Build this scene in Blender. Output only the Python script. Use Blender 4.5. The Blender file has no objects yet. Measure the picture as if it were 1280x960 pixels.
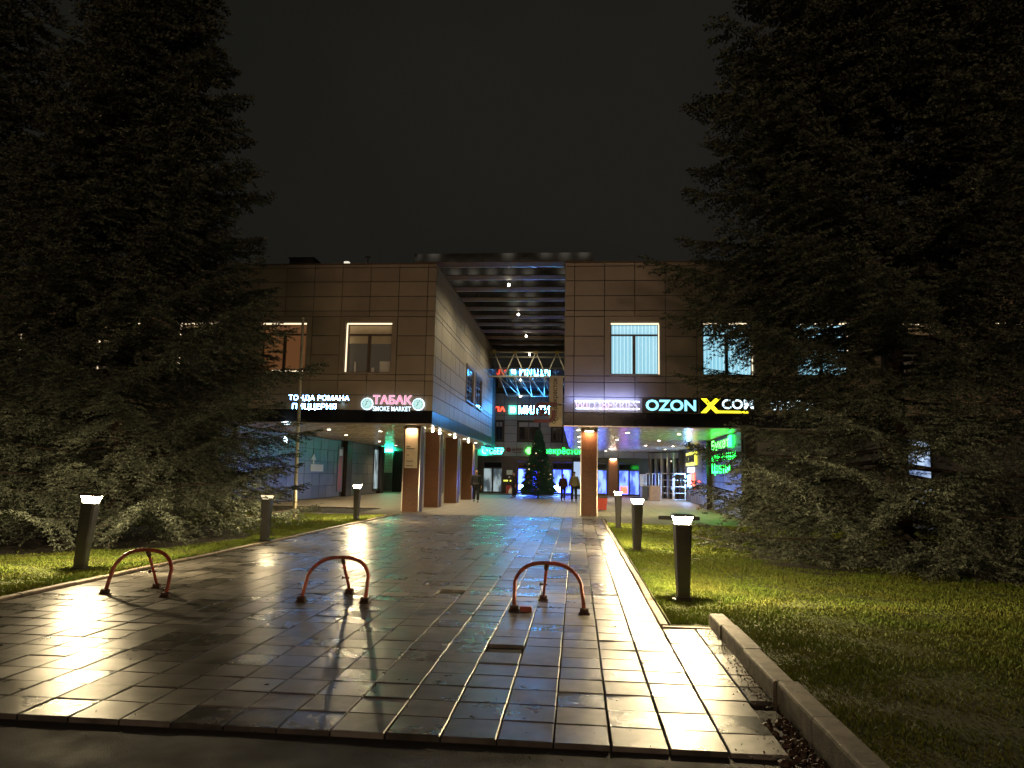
import bpy, math, random
import numpy as np
from mathutils import Matrix, Vector, Euler
R_ = math.radians
rnd = random.Random(7)
rng = np.random.default_rng(11)
sc = bpy.context.scene
COL = sc.collection

# ------------------------------------------------------------------ camera
cam_d = bpy.data.cameras.new('camera'); cam = bpy.data.objects.new('camera', cam_d); COL.objects.link(cam)
cam_d.sensor_fit = 'HORIZONTAL'; cam_d.sensor_width = 36.0; cam_d.lens = 36.0*900/1280
cam_d.clip_start = .05; cam_d.clip_end = 2000
cam.matrix_world = (Matrix.Translation((0, 0, 1.62)) @ Matrix.Rotation(R_(5.24), 4, 'Z')
                    @ Matrix.Rotation(R_(90+7.12), 4, 'X') @ Matrix.Rotation(R_(1.1), 4, 'Z'))
sc.camera = cam
# ------------------------------------------------------------------ world: overcast city sky at night
w = bpy.data.worlds.new('World'); sc.world = w; w.use_nodes = True
nt = w.node_tree; bg = nt.nodes['Background']
tc = nt.nodes.new('ShaderNodeTexCoord'); nz = nt.nodes.new('ShaderNodeTexNoise'); cr = nt.nodes.new('ShaderNodeValToRGB')
nz.inputs['Scale'].default_value = 1.6; nz.inputs['Detail'].default_value = 3
cr.color_ramp.elements[0].position = .35; cr.color_ramp.elements[0].color = (.0070, .0075, .0060, 1)
cr.color_ramp.elements[1].position = .68; cr.color_ramp.elements[1].color = (.0135, .0125, .0106, 1)
nt.links.new(tc.outputs['Generated'], nz.inputs['Vector']); nt.links.new(nz.outputs['Fac'], cr.inputs['Fac'])
nt.links.new(cr.outputs['Color'], bg.inputs['Color']); bg.inputs['Strength'].default_value = 1.0
sc.view_settings.view_transform = 'Standard'; sc.view_settings.look = 'None'
sc.view_settings.exposure = 0.0; sc.view_settings.gamma = 1.0
try: sc.view_settings.use_curve_mapping = False
except Exception: pass
sc.cycles.sample_clamp_indirect = 12.0; sc.cycles.max_bounces = 6; sc.cycles.use_denoising = True
sc.cycles.caustics_reflective = False; sc.cycles.caustics_refractive = False
# brightness of the real lamps in the place
P_STREET = 8200.0; P_DOWN = 330.0; E_BOLLARD = 160.0; P_BOLLARD = 400.0

# ------------------------------------------------------------------ materials
M = {}
def mat(name, col=(.5, .5, .5), rough=.5, metal=0., spec=.5, var=0., vscale=6., bump=0., bscale=40., emit=None, estr=0.,
        rand=0., col2=None, rvar=0., coat=0., detail=4):
    m = bpy.data.materials.new(name); m.use_nodes = True; t = m.node_tree; n = t.nodes; b = n['Principled BSDF']; L = t.links
    b.inputs['Roughness'].default_value = rough; b.inputs['Metallic'].default_value = metal
    b.inputs['Specular IOR Level'].default_value = spec; b.inputs['Coat Weight'].default_value = coat
    b.inputs['Base Color'].default_value = (*col, 1)
    co = n.new('ShaderNodeNewGeometry')
    src = None
    if var or col2 or rvar:
        nz = n.new('ShaderNodeTexNoise'); nz.inputs['Scale'].default_value = vscale; nz.inputs['Detail'].default_value = detail
        L.new(co.outputs['Position'], nz.inputs['Vector'])
        mr = n.new('ShaderNodeMapRange'); mr.inputs['From Min'].default_value = .3; mr.inputs['From Max'].default_value = .7
        L.new(nz.outputs['Fac'], mr.inputs['Value'])
        mx = n.new('ShaderNodeMix'); mx.data_type = 'RGBA'
        c2 = col2 or tuple(c*(1-var) for c in col); c1 = col if col2 else tuple(min(1, c*(1+var)) for c in col)
        mx.inputs['A'].default_value = (*c1, 1); mx.inputs['B'].default_value = (*c2, 1)
        L.new(mr.outputs['Result'], mx.inputs['Factor']); src = mx.outputs['Result']
        if rvar:
            m2 = n.new('ShaderNodeMapRange'); m2.inputs['From Min'].default_value = .3; m2.inputs['From Max'].default_value = .7
            m2.inputs['To Min'].default_value = max(.03, rough-rvar); m2.inputs['To Max'].default_value = min(1, rough+rvar)
            L.new(nz.outputs['Fac'], m2.inputs['Value']); L.new(m2.outputs['Result'], b.inputs['Roughness'])
    if rand:
        oi = n.new('ShaderNodeObjectInfo'); ad = n.new('ShaderNodeMath'); ad.operation = 'ADD'
        L.new(oi.outputs['Random'], ad.inputs[0]); L.new(co.outputs['Random Per Island'], ad.inputs[1])
        fr = n.new('ShaderNodeMath'); fr.operation = 'FRACT'; L.new(ad.outputs[0], fr.inputs[0])
        m3 = n.new('ShaderNodeMapRange'); m3.inputs['To Min'].default_value = 1-rand; m3.inputs['To Max'].default_value = 1+rand
        L.new(fr.outputs[0], m3.inputs['Value'])
        hs = n.new('ShaderNodeHueSaturation'); L.new(m3.outputs['Result'], hs.inputs['Value'])
        if src: L.new(src, hs.inputs['Color'])
        else: hs.inputs['Color'].default_value = (*col, 1)
        src = hs.outputs['Color']
    if src: L.new(src, b.inputs['Base Color'])
    if bump:
        nb = n.new('ShaderNodeTexNoise'); nb.inputs['Scale'].default_value = bscale; nb.inputs['Detail'].default_value = 5
        L.new(co.outputs['Position'], nb.inputs['Vector'])
        bp = n.new('ShaderNodeBump'); bp.inputs['Strength'].default_value = bump; bp.inputs['Distance'].default_value = .01
        L.new(nb.outputs['Fac'], bp.inputs['Height']); L.new(bp.outputs['Normal'], b.inputs['Normal'])
    if emit:
        b.inputs['Emission Color'].default_value = (*emit, 1); b.inputs['Emission Strength'].default_value = estr
    M[name] = m; return m
def emat(name, col, s): return mat(name, (.04, .04, .04) if 'interior' in name else (.6, .6, .6), .4, emit=col, estr=s)

mat('asphalt', (.020, .019, .0185), .75, var=.35, vscale=3, bump=.9, bscale=160, rvar=.12)
mat('earth', (.035, .030, .016), .95, var=.4, vscale=5, bump=.6, bscale=30)
mat('turf', (.060, .072, .018), .95, var=.4, vscale=5, bump=.8, bscale=60)
mat('grass', (.120, .180, .024), .75, rand=.45, spec=.25, var=.3, vscale=1.3, col2=(.155, .165, .028))
mat('leaf_litter', (.055, .034, .016), .8, rand=.5)
mat('kerb', (.15, .13, .10), .8, var=.45, vscale=9, bump=.5, bscale=60)
mat('edging', (.24, .19, .14), .7, var=.3, vscale=6, bump=.4, bscale=60)
mat('plaza', (.26, .225, .165), .55, var=.18, vscale=1.5, bump=.3, bscale=40)
mat('joint', (.018, .016, .013), .9)
mat('facade_brown', (.33, .262, .190), .42, var=.13, vscale=.9, rand=.11, bump=.03, bscale=3)
mat('facade_side', (.30, .27, .21), .5, metal=.05, var=.06, vscale=2, rand=.08, bump=.05, bscale=2.5)
mat('facade_back', (.37, .36, .35), .5, var=.06, vscale=1.2, rand=.06)
mat('fascia_black', (.012, .011, .012), .12, var=.2, vscale=2, rand=.2)
mat('fascia_blue', (.05, .06, .07), .30, metal=.1, rand=.3)
mat('core', (.05, .045, .04), .9)
mat('soffit', (.74, .64, .47), .24, metal=.12, rand=.10, rvar=.06, vscale=4)
mat('granite', (.19, .088, .044), .5, spec=.2, col2=(.080, .036, .019), vscale=60, detail=2, bump=.05, bscale=80)
mat('steel_trim', (.55, .50, .42), .3, metal=.8)
mat('wall_tile_dark', (.13, .125, .12), .36, metal=.1, var=.15, vscale=2, rand=.22)
mat('granite_dark', (.030, .021, .017), .25, var=.3, vscale=9)
mat('frame_dark', (.020, .018, .017), .35)
mat('frame_bronze', (.11, .075, .05), .4, metal=.2)
mat('beam_mirror', (.10, .10, .10), .06, metal=.85, var=.1, vscale=2)
mat('beam_brown', (.17, .12, .08), .65, spec=.2, metal=0., var=.1, vscale=2)
mat('truss_white', (.62, .58, .48), .35, metal=.1)
mat('node_yellow', (.55, .42, .12), .4)
mat('glass_canopy', (.04, .09, .16), .03, metal=.65)
mat('window_glass', (.012, .013, .015), .05, spec=.7)
mat('black_metal', (.018, .015, .014), .38, var=.3, vscale=12, bump=.1, bscale=30)
mat('cap_metal', (.05, .045, .04), .4)
mat('rust_red', (.42, .065, .022), .42, col2=(.10, .030, .016), vscale=14, bump=.5, bscale=70, detail=6)
mat('rust_dark', (.055, .028, .018), .7, var=.4, vscale=30, bump=.6, bscale=60)
mat('bark', (.050, .035, .025), .9, var=.4, vscale=10, bump=.8, bscale=25)
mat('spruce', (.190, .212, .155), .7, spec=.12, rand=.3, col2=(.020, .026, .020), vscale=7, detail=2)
mat('fir_green', (.028, .085, .045), .5, rand=.4)
mat('pole_white', (.62, .55, .42), .4, var=.1, vscale=5)
mat('white_paint', (.75, .72, .66), .4)
mat('rail_white', (.70, .66, .60), .35)
mat('box_beige', (.42, .29, .17), .6, var=.15, vscale=9)
mat('box_grey', (.14, .13, .12), .5)
mat('bin_red', (.50, .05, .03), .4, var=.2, vscale=12)
mat('bin_lid', (.03, .02, .02), .4)
mat('sign_cream', (.62, .52, .36), .5, var=.06, vscale=5)
mat('ink', (.015, .014, .014), .5)
mat('maroon', (.13, .006, .014), .4)
mat('concrete_far', (.30, .28, .25), .8, var=.15, vscale=1)
mat('coat_black', (.012, .012, .014), .8, bump=.4, bscale=60)
mat('coat_dark_red', (.055, .014, .016), .8, bump=.4, bscale=60)
mat('coat_olive', (.17, .13, .075), .85, bump=.4, bscale=60)
mat('trousers', (.014, .014, .017), .85)
mat('shoes', (.010, .009, .009), .5)
mat('skin', (.42, .24, .17), .55)
mat('hair', (.02, .014, .01), .6)
mat('knit_light', (.45, .38, .30), .9)
mat('bag_white', (.75, .74, .72), .35)
mat('sack_black', (.01, .01, .012), .6)
WARM = (1., .80, .50)
emat('bollard_light', (1., .84, .52), E_BOLLARD)
emat('bollard_weak', (1., .84, .52), 1.2)
emat('downlight_glow', (1., .86, .62), 28)
emat('strip_warm', (1., .80, .52), 1.6)
emat('halo_white', (.62, .80, 1.), 3.0)
emat('letter_white', (.20, .46, 1.), 60.0)
emat('letter_blue_white', (.06, .38, 1.), 260.0)
emat('letter_white_soft', (.62, .85, 1.), 2.4)
emat('letter_cyan', (.22, .72, .90), 1.9)
emat('letter_pink', (1., .10, .20), 2.6)
emat('letter_pink_pale', (1., .10, .36), .9)
emat('letter_violet', (.38, .18, .75), .85)
emat('letter_outline', (.85, .78, 1.), 1.1)
emat('back_glow_blue', (.34, .48, 1.), 15)
emat('letter_yellow', (1., .85, .01), 2.6)
emat('letter_green', (.006, 1., .08), 12)
emat('letter_green_pale', (.10, 1., .10), 5)
emat('letter_teal', (.02, 1., .55), 55)
emat('emblem_teal', (.10, .90, .62), 1.3)
emat('letter_red', (1., .06, .02), 4)
emat('sign_yellow_box', (.95, .95, .05), 1.2)
emat('disc_teal', (.45, .85, .85), .95)
emat('blind_cyan', (.26, .66, .86), .92)
emat('blind_cyan_pale', (.42, .80, .95), 1.0)
emat('interior_blue', (.16, .30, .85), .9)
emat('interior_pale', (.42, .56, .80), 1.)
emat('interior_cool', (.38, .50, .62), .5)
emat('interior_warm', (.50, .20, .07), .22)
emat('interior_dim', (.30, .22, .14), .10)
emat('interior_dark_teal', (.06, .14, .16), .25)
emat('lamp_spot', (1., .92, .72), 30)
emat('street_glow', (1., .66, .36), 60)
emat('bulb_warm', (1., .80, .45), 1.2)
emat('cool_lamp', (.65, .85, 1.), 6)
emat('far_window', (.8, .75, .6), 1.1)

# cloudy variation for the interiors seen through the doors
def interior(name, a, b, s, scale):
    m = bpy.data.materials.new(name); m.use_nodes = True; t = m.node_tree; n = t.nodes; L = t.links; p = n['Principled BSDF']
    g = n.new('ShaderNodeNewGeometry'); mp = n.new('ShaderNodeMapping'); mp.inputs['Scale'].default_value = (scale, scale, scale*.35)
    nz = n.new('ShaderNodeTexNoise'); nz.inputs['Scale'].default_value = 1.; nz.inputs['Detail'].default_value = 2
    r = n.new('ShaderNodeValToRGB'); r.color_ramp.interpolation = 'EASE'
    r.color_ramp.elements[0].position = .38; r.color_ramp.elements[0].color = (*a, 1)
    r.color_ramp.elements[1].position = .60; r.color_ramp.elements[1].color = (*b, 1)
    L.new(g.outputs['Position'], mp.inputs['Vector']); L.new(mp.outputs[0], nz.inputs['Vector']); L.new(nz.outputs['Fac'], r.inputs['Fac'])
    L.new(r.outputs[0], p.inputs['Emission Color']); p.inputs['Emission Strength'].default_value = s; p.inputs['Base Color'].default_value = (.1, .1, .1, 1)
    M[name] = m
interior('shop_blue', (.08, .16, .8), (.42, .72, 6.), 1.0, 2.6)
interior('shop_bright', (.16, .30, 1.4), (.60, 1.1, 22.), 1.0, 2.2)
interior('shop_pale', (.10, .16, .32), (.55, .72, 1.0), 1.1, 3.0)
interior('shop_grey', (.05, .08, .10), (.45, .58, .62), .75, 2.4)

# wet paving: dark concrete slabs with a water film that is not even
def paving(name, base):
    m = bpy.data.materials.new(name); m.use_nodes = True; t = m.node_tree; n = t.nodes; L = t.links; p = n['Principled BSDF']
    g = n.new('ShaderNodeNewGeometry'); oi = n.new('ShaderNodeObjectInfo')
    ad = n.new('ShaderNodeMath'); ad.operation = 'ADD'; fr = n.new('ShaderNodeMath'); fr.operation = 'FRACT'
    L.new(oi.outputs['Random'], ad.inputs[0]); L.new(g.outputs['Random Per Island'], ad.inputs[1]); L.new(ad.outputs[0], fr.inputs[0])
    n1 = n.new('ShaderNodeTexNoise'); n1.inputs['Scale'].default_value = 1.1; n1.inputs['Detail'].default_value = 4
    n2 = n.new('ShaderNodeTexNoise'); n2.inputs['Scale'].default_value = 5.5; n2.inputs['Detail'].default_value = 5
    n3 = n.new('ShaderNodeTexNoise'); n3.inputs['Scale'].default_value = 150; n3.inputs['Detail'].default_value = 3
    for k in (n1, n2, n3): L.new(g.outputs['Position'], k.inputs['Vector'])
    mv = n.new('ShaderNodeMapRange'); mv.inputs['To Min'].default_value = .48; mv.inputs['To Max'].default_value = 1.5; L.new(fr.outputs[0], mv.inputs['Value'])
    mn = n.new('ShaderNodeMapRange'); mn.inputs['From Min'].default_value = .3; mn.inputs['From Max'].default_value = .7
    mn.inputs['To Min'].default_value = .5; mn.inputs['To Max'].default_value = 1.35; L.new(n2.outputs['Fac'], mn.inputs['Value'])
    mu = n.new('ShaderNodeMath'); mu.operation = 'MULTIPLY'; L.new(mv.outputs[0], mu.inputs[0]); L.new(mn.outputs[0], mu.inputs[1])
    hs = n.new('ShaderNodeHueSaturation'); hs.inputs['Color'].default_value = (*base, 1); L.new(mu.outputs[0], hs.inputs['Value']); L.new(hs.outputs[0], p.inputs['Base Color'])
    # roughness: wet patches smoother, each slab its own
    s1 = n.new('ShaderNodeMath'); s1.operation = 'ADD'; L.new(n1.outputs['Fac'], s1.inputs[0]); L.new(n2.outputs['Fac'], s1.inputs[1])
    mr = n.new('ShaderNodeMapRange'); mr.inputs['From Min'].default_value = .7; mr.inputs['From Max'].default_value = 1.3
    mr.inputs['To Min'].default_value = .26; mr.inputs['To Max'].default_value = .37; L.new(s1.outputs[0], mr.inputs['Value'])
    rr = n.new('ShaderNodeMath'); rr.operation = 'MULTIPLY_ADD'; rr.inputs[1].default_value = .15; rr.inputs[2].default_value = -.06; L.new(fr.outputs[0], rr.inputs[0])
    ra = n.new('ShaderNodeMath'); ra.operation = 'ADD'; L.new(mr.outputs[0], ra.inputs[0]); L.new(rr.outputs[0], ra.inputs[1]); L.new(ra.outputs[0], p.inputs['Roughness'])
    p.inputs['Specular IOR Level'].default_value = .25
    b1 = n.new('ShaderNodeBump'); b1.inputs['Strength'].default_value = .4; b1.inputs['Distance'].default_value = .004; L.new(n3.outputs['Fac'], b1.inputs['Height'])
    b2 = n.new('ShaderNodeBump'); b2.inputs['Strength'].default_value = .12; b2.inputs['Distance'].default_value = .006; L.new(n2.outputs['Fac'], b2.inputs['Height'])
    L.new(b1.outputs[0], b2.inputs['Normal']); L.new(b2.outputs[0], p.inputs['Normal'])
    M[name] = m
paving('paving', (.112, .104, .094))

# brick-grid plaza beyond the point where slabs can be told apart
def plaza_mat():
    m = M['plaza']; t = m.node_tree; n = t.nodes; L = t.links; p = n['Principled BSDF']
    g = n.new('ShaderNodeNewGeometry'); br = n.new('ShaderNodeTexBrick'); br.offset = 0; br.squash = 1
    br.inputs['Scale'].default_value = 1.; br.inputs['Brick Width'].default_value = .5; br.inputs['Row Height'].default_value = .5
    br.inputs['Mortar Size'].default_value = .012; br.inputs['Color1'].default_value = (.29, .245, .175, 1); br.inputs['Color2'].default_value = (.22, .19, .14, 1)
    br.inputs['Mortar'].default_value = (.09, .08, .06, 1); L.new(g.outputs['Position'], br.inputs['Vector'])
    L.new(br.outputs['Color'], p.inputs['Base Color'])
plaza_mat()

# ------------------------------------------------------------------ object helpers
WM = {}
def thing(name, label, cat, loc=(0, 0, 0), rz=0., group=None):
    o = bpy.data.objects.new(name, None); COL.objects.link(o); o.location = loc; o.rotation_euler = (0, 0, rz)
    o.empty_display_size = .2
    o['label'] = label; o['category'] = cat
    if group: o['group'] = group
    WM[o] = Matrix.Translation(loc) @ Matrix.Rotation(rz, 4, 'Z'); return o
def link(name, mesh, parent=None, mx=None, **kw):
    o = bpy.data.objects.new(name, mesh); COL.objects.link(o)
    mx = mx or Matrix.Identity(4)
    if parent is not None:
        o.parent = parent; o.matrix_parent_inverse = WM[parent].inverted()
    o.matrix_basis = mx; WM[o] = mx
    for k, v in kw.items(): o[k] = v
    return o
class MB:
    def __init__(s): s.v = []; s.f = []
    def add(s, vs, fs, T=None):
        n = len(s.v); s.v += [tuple(T @ Vector(p)) for p in vs] if T else [tuple(p) for p in vs]
        s.f += [tuple(i+n for i in f) for f in fs]; return s
    def box(s, x0, x1, y0, y1, z0, z1, T=None):
        return s.add([(x0, y0, z0), (x1, y0, z0), (x1, y1, z0), (x0, y1, z0), (x0, y0, z1), (x1, y0, z1), (x1, y1, z1), (x0, y1, z1)],
              [(0, 3, 2, 1), (4, 5, 6, 7), (0, 1, 5, 4), (1, 2, 6, 5), (2, 3, 7, 6), (3, 0, 4, 7)], T)
    def cbox(s, x0, x1, y0, y1, z0, z1, c=.01, T=None):   # chamfered on top edges
        vs = [(x0, y0, z0), (x1, y0, z0), (x1, y1, z0), (x0, y1, z0), (x0, y0, z1-c), (x1, y0, z1-c), (x1, y1, z1-c), (x0, y1, z1-c),
              (x0+c, y0+c, z1), (x1-c, y0+c, z1), (x1-c, y1-c, z1), (x0+c, y1-c, z1)]
        fs = [(0, 3, 2, 1), (8, 9, 10, 11)]
        for a in range(4):
            b = (a+1) % 4; fs += [(a, b, b+4, a+4), (a+4, b+4, b+8, a+8)]
        return s.add(vs, fs, T)
    def rings(s, rings, closed=False, cap=True):
        n0 = len(s.v); k = len(rings[0])
        for r in rings: s.v += [tuple(p) for p in r]
        m = len(rings)
        for i in range(m if closed else m-1):
            a = n0+i*k; b = n0+((i+1) % m)*k
            for j in range(k): s.f.append((a+j, a+(j+1) % k, b+(j+1) % k, b+j))
        if cap and not closed:
            s.f.append(tuple(n0+j for j in reversed(range(k)))); s.f.append(tuple(n0+(m-1)*k+j for j in range(k)))
        return s
    def lathe(s, prof, cx=0, cy=0, seg=16, rot=0.):
        return s.rings([[(cx+r*math.cos(rot+2*math.pi*j/seg), cy+r*math.sin(rot+2*math.pi*j/seg), z) for j in range(seg)] for r, z in prof])
    def tube(s, pts, r, seg=8, closed=False):
        pts = [Vector(p) for p in pts]; rr = []; up = Vector((0, 0, 1)); prev = None
        for i, p in enumerate(pts):
            a = pts[i-1] if i or closed else pts[i]; b = pts[(i+1) % len(pts)] if i < len(pts)-1 or closed else pts[i]
            d = (b-a).normalized()
            if prev is None:
                q = up if abs(d.z) < .9 else Vector((1, 0, 0)); u = d.cross(q).normalized()
            else: u = (prev-d*prev.dot(d)).normalized()
            prev = u; v = d.cross(u); ri = r[i] if isinstance(r, (list, tuple)) else r
            rr.append([p+u*ri*math.cos(2*math.pi*j/seg)+v*ri*math.sin(2*math.pi*j/seg) for j in range(seg)])
        return s.rings(rr, closed)
    def bar(s, a, b, wd):     # square bar
        return s.tube([a, b], wd*.72, 4)
    def mesh(s, name, m=None, smooth=False):
        me = bpy.data.meshes.new(name); me.from_pydata(s.v, [], s.f)
        if m: me.materials.append(M[m])
        if smooth: me.polygons.foreach_set('use_smooth', [True]*len(me.polygons))
        me.update(); return me
    def obj(s, name, m, parent=None, smooth=False, mx=None, **kw):
        return link(name, s.mesh(name, m, smooth), parent, mx, **kw)
def struct(name, mb, m, **kw): return mb.obj(name, m, kind='structure', **kw)
def np_mesh(name, V, Fidx, k, m):
    """V (n,3); faces given as consecutive k-gons indices Fidx (f,k)"""
    me = bpy.data.meshes.new(name); nf = len(Fidx)
    me.vertices.add(len(V)); me.vertices.foreach_set('co', V.astype(np.float32).ravel())
    me.loops.add(nf*k); me.loops.foreach_set('vertex_index', Fidx.astype(np.int32).ravel())
    me.polygons.add(nf); me.polygons.foreach_set('loop_start', np.arange(0, nf*k, k, dtype=np.int32))
    me.materials.append(M[m]); me.update(calc_edges=True); return me
def copy_thing(o):
    c = o.copy(); COL.objects.link(c)
    def rec(a, b):
        for ch in list(a.children):
            d = ch.copy(); COL.objects.link(d); d.parent = b; d.matrix_parent_inverse = ch.matrix_parent_inverse.copy(); rec(ch, d)
    rec(o, c); return c

# ------------------------------------------------------------------ setting: ground
struct('ground', MB().box(-400, 400, -300, 500, -.30, -.06), 'earth')
struct('asphalt_road', MB().box(-60, 60, -60, 4.60, -.055, -.028), 'asphalt')
PX0, PX1, PY0 = -6.93, .92, 4.63
path = struct('path', MB().box(PX0-.02, PX1+.52, PY0, 8.30, -.056, -.034).box(PX0-.02, PX1+.02, 8.30, 28.0, -.056, -.034), 'joint')
struct('plaza_paving', MB().box(-8.6, 30, 28.0, 70, -.058, -.006).box(-40, -8.6, 31.5, 70, -.058, -.006), 'plaza')
struct('side_driveway', MB().box(-60, -8.62, 27.4, 31.48, -.058, -.04), 'asphalt')
struct('far_pavement', MB().box(-40, -7.2, 26.5, 27.38, -.058, 0.0).box(1.1, 40, 25.2, 27.98, -.058, -.004), 'plaza')

# paving slabs
T = .350
slab = MB().cbox(-.1693, .1693, -.1693, .1693, -.045, 0, .006).mesh('paving_tile', 'paving')
slab_half = MB().cbox(-.1715, .1715, -.1715, -.03, -.045, 0, .005).mesh('paving_tile_strip', 'paving')
ncol = 22; c0 = PX1-.350*ncol
sv = []; sf = []
BV = [tuple(v.co) for v in slab.vertices]; BF = [tuple(p.vertices) for p in slab.polygons if p.index]
def slab_mx(x, y):
    h = math.sin(x*1.7+y*.6)*.003+math.sin(y*1.1-x*.8)*.003
    tx, ty = rnd.gauss(0, .42), rnd.gauss(0, .42)
    if rnd.random() < .04: tx += rnd.choice((-1.2, 1.2))
    return Matrix.Translation((x+rnd.gauss(0, .0012), y+rnd.gauss(0, .0012), h+rnd.gauss(0, .0014))) @ Euler((R_(tx), R_(ty), R_(rnd.gauss(0, .2)))).to_matrix().to_4x4()
for j in range(67):
    y = PY0+.175+T*j
    if y > 27.98: break
    for i in range(ncol):
        x = c0+.175+T*i
        mx = slab_mx(x, y)
        hole = (i == 17 and j == 6) or (i == 14 and j == 15)
        if hole:
            mx = Matrix.Translation((0, 0, -.028)) @ mx
        if i == 17 and j == 5: mx = Matrix.Translation((0, 0, .010)) @ mx @ Matrix.Rotation(R_(1.6), 4, 'X')
        if i == 18 and j == 5: mx = Matrix.Translation((0, 0, .008)) @ mx
        if j < 13 or hole:
            o = link('paving_tile', slab, path, mx)
            if hole: o['label'] = 'sunken dark slab sitting lower than its neighbours'; o.data = slab.copy(); o.data.materials.clear(); o.data.materials.append(M['joint'])
        else:
            n = len(sv); sv += [tuple(mx @ Vector(v)) for v in BV]; sf += [tuple(a+n for a in f) for f in BF]
fm = bpy.data.meshes.new('far_paving_tiles'); fm.from_pydata(sv, [], sf); fm.materials.append(M['paving'])
link('far_paving_tiles', fm, path, kind='stuff')
for j in range(10):
    y = PY0+.175+T*j
    link('paving_tile', slab, path, slab_mx(PX1+.178, y))
    if j not in (0, 1, 2):   # cut slabs against the kerb, ragged towards the road
        wv = .05+.012*j+rnd.uniform(-.015, .01)
        MB().cbox(-.08, wv, -.17, .17, -.045, 0, .005).obj('cut_paving_tile', 'paving', path, mx=slab_mx(PX1+.352+.088, y))
# flush edging stones down both sides
es = MB().cbox(-.045, .045, -.492, .492, -.05, .012, .008).mesh('edging_stone', 'edging')
for sx, y0 in ((PX1+.06, 8.8), (PX0-.03, 5.2)):
    y = y0
    while y < 27.6:
        link('edging_stone', es, path, Matrix.Translation((sx+rnd.gauss(0, .004), y, rnd.gauss(0, .004))) @ Matrix.Rotation(R_(rnd.gauss(0, .3)), 4, 'Z')); y += 1.0
MB().cbox(PX1+.02, PX1+.58, 8.16, 8.24, -.05, .014, .008).obj('edging_stone', 'edging', path)

# high kerb at the right foreground
kerb = thing('kerb', 'row of weathered grey concrete kerb stones between the slabs and the right lawn', 'kerb', (1.55, 6.2, 0))
KX = 1.46
ky = 8.28; 
for L_ in (.62, 1.0, 1.0, .8, 1.0, 1.0):
    y1 = ky-L_
    wv = .17
    mb = MB(); c = .022
    pr = [(0, -.06), (0, .150-c), (.006, .150-.006), (c, .150), (wv-c, .150), (wv, .150-c), (wv, -.06)]
    mb.rings([[(KX+px, yy, pz) for px, pz in pr] for yy in (ky-.009, y1+.009)])
    mb.f = [f[::-1] for f in mb.f]
    o = mb.obj('kerb_stone', 'kerb', kerb, mx=Matrix.Translation((rnd.gauss(0, .010), 0, rnd.gauss(0, .008))))
    ky = y1

# lawns: soil sheets, each with its blades
def lawn(name, poly, z):
    n = len(poly); mb = MB(); mb.add([(x, y, z) for x, y in poly]+[(x, y, -.07) for x, y in poly],
        [tuple(range(n))]+[(i, i+n, (i+1) % n+n, (i+1) % n) for i in range(n)]); return struct(name, mb, 'turf')
lawn('right_lawn', [(1.04, 8.28), (1.64, 8.28), (1.64, 2.6), (30, 2.6), (30, 25.18), (1.04, 25.18)], .008)
lawn('left_lawn', [(-7.02, 4.62), (-7.02, 26.48), (-40, 26.48), (-40, 4.62)], .008)
def blades(name, n, xr, yr, cull, dens_pow, h=(.018, .042)):
    # more blades near the viewer; triangle blades
    u = rng.random(n*3); ys = yr[0]*(yr[1]/yr[0])**u; xs = xr[0]+(xr[1]-xr[0])*rng.random(n*3)**dens_pow
    k = cull(xs, ys); xs, ys = xs[k][:n], ys[k][:n]; n = len(xs)
    clump = .75+.5*np.sin(xs*3.1+np.sin(ys*2.3)*2)*np.sin(ys*2.7+xs)
    hh = rng.uniform(*h, n)*clump*(1+ys*.02); wd = (.0035+.00055*ys)*rng.uniform(.7, 1.3, n)
    a = rng.random(n)*6.283; ln = rng.normal(0, .45, (n, 2))*hh[:, None]
    dx, dy = np.cos(a)*wd, np.sin(a)*wd
    V = np.empty((n, 3, 3)); V[:, 0] = np.c_[xs-dx, ys-dy, np.full(n, .006)]; V[:, 1] = np.c_[xs+dx, ys+dy, np.full(n, .006)]
    V[:, 2] = np.c_[xs+ln[:, 0], ys+ln[:, 1], .008+hh]
    o = link(name, np_mesh(name, V.reshape(-1, 3), np.arange(n*3).reshape(-1, 3), 3, 'grass'))
    o['label'] = 'short green lawn grass'; o['category'] = 'grass'; o['kind'] = 'stuff'; return o
g = blades('grass', 235000, (1.06, 14), (4.3, 25.1), lambda x, y: ((x > 1.66) | (y > 8.34)) & (x < 1.5+y*.72) & (rng.random(len(x)) > .75*np.exp(-((x-3.0)**2+(y-5.2)**2)/1.5)), 1.35)
g['label'] = 'yellow green short grass of the lawn right of the path'
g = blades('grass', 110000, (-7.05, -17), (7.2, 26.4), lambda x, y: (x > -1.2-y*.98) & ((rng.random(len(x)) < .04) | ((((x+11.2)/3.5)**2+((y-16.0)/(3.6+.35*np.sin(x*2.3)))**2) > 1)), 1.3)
g['label'] = 'green short grass of the lawn left of the path'
def shaded_soil_patch(cx, cy, rx, ry, lab):
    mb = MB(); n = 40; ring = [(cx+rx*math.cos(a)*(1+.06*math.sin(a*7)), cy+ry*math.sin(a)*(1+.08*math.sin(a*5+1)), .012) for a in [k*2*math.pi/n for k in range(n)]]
    mb.add([(cx, cy, .06)]+ring, [(0, 1+k, 1+(k+1) % n) for k in range(n)]); return mb.obj('shaded_soil', 'shaded_needle_soil', kind='structure')
mat('shaded_needle_soil', (.020, .014, .009), .95, var=.4, vscale=8, bump=.8, bscale=40)  # bare soil under the spruces, the shade of the boughs put into its colour
shaded_soil_patch(-11.2, 16.0, 3.3, 3.5, ''); shaded_soil_patch(6.4, 15.6, 3.2, 3.2, '')
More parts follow.
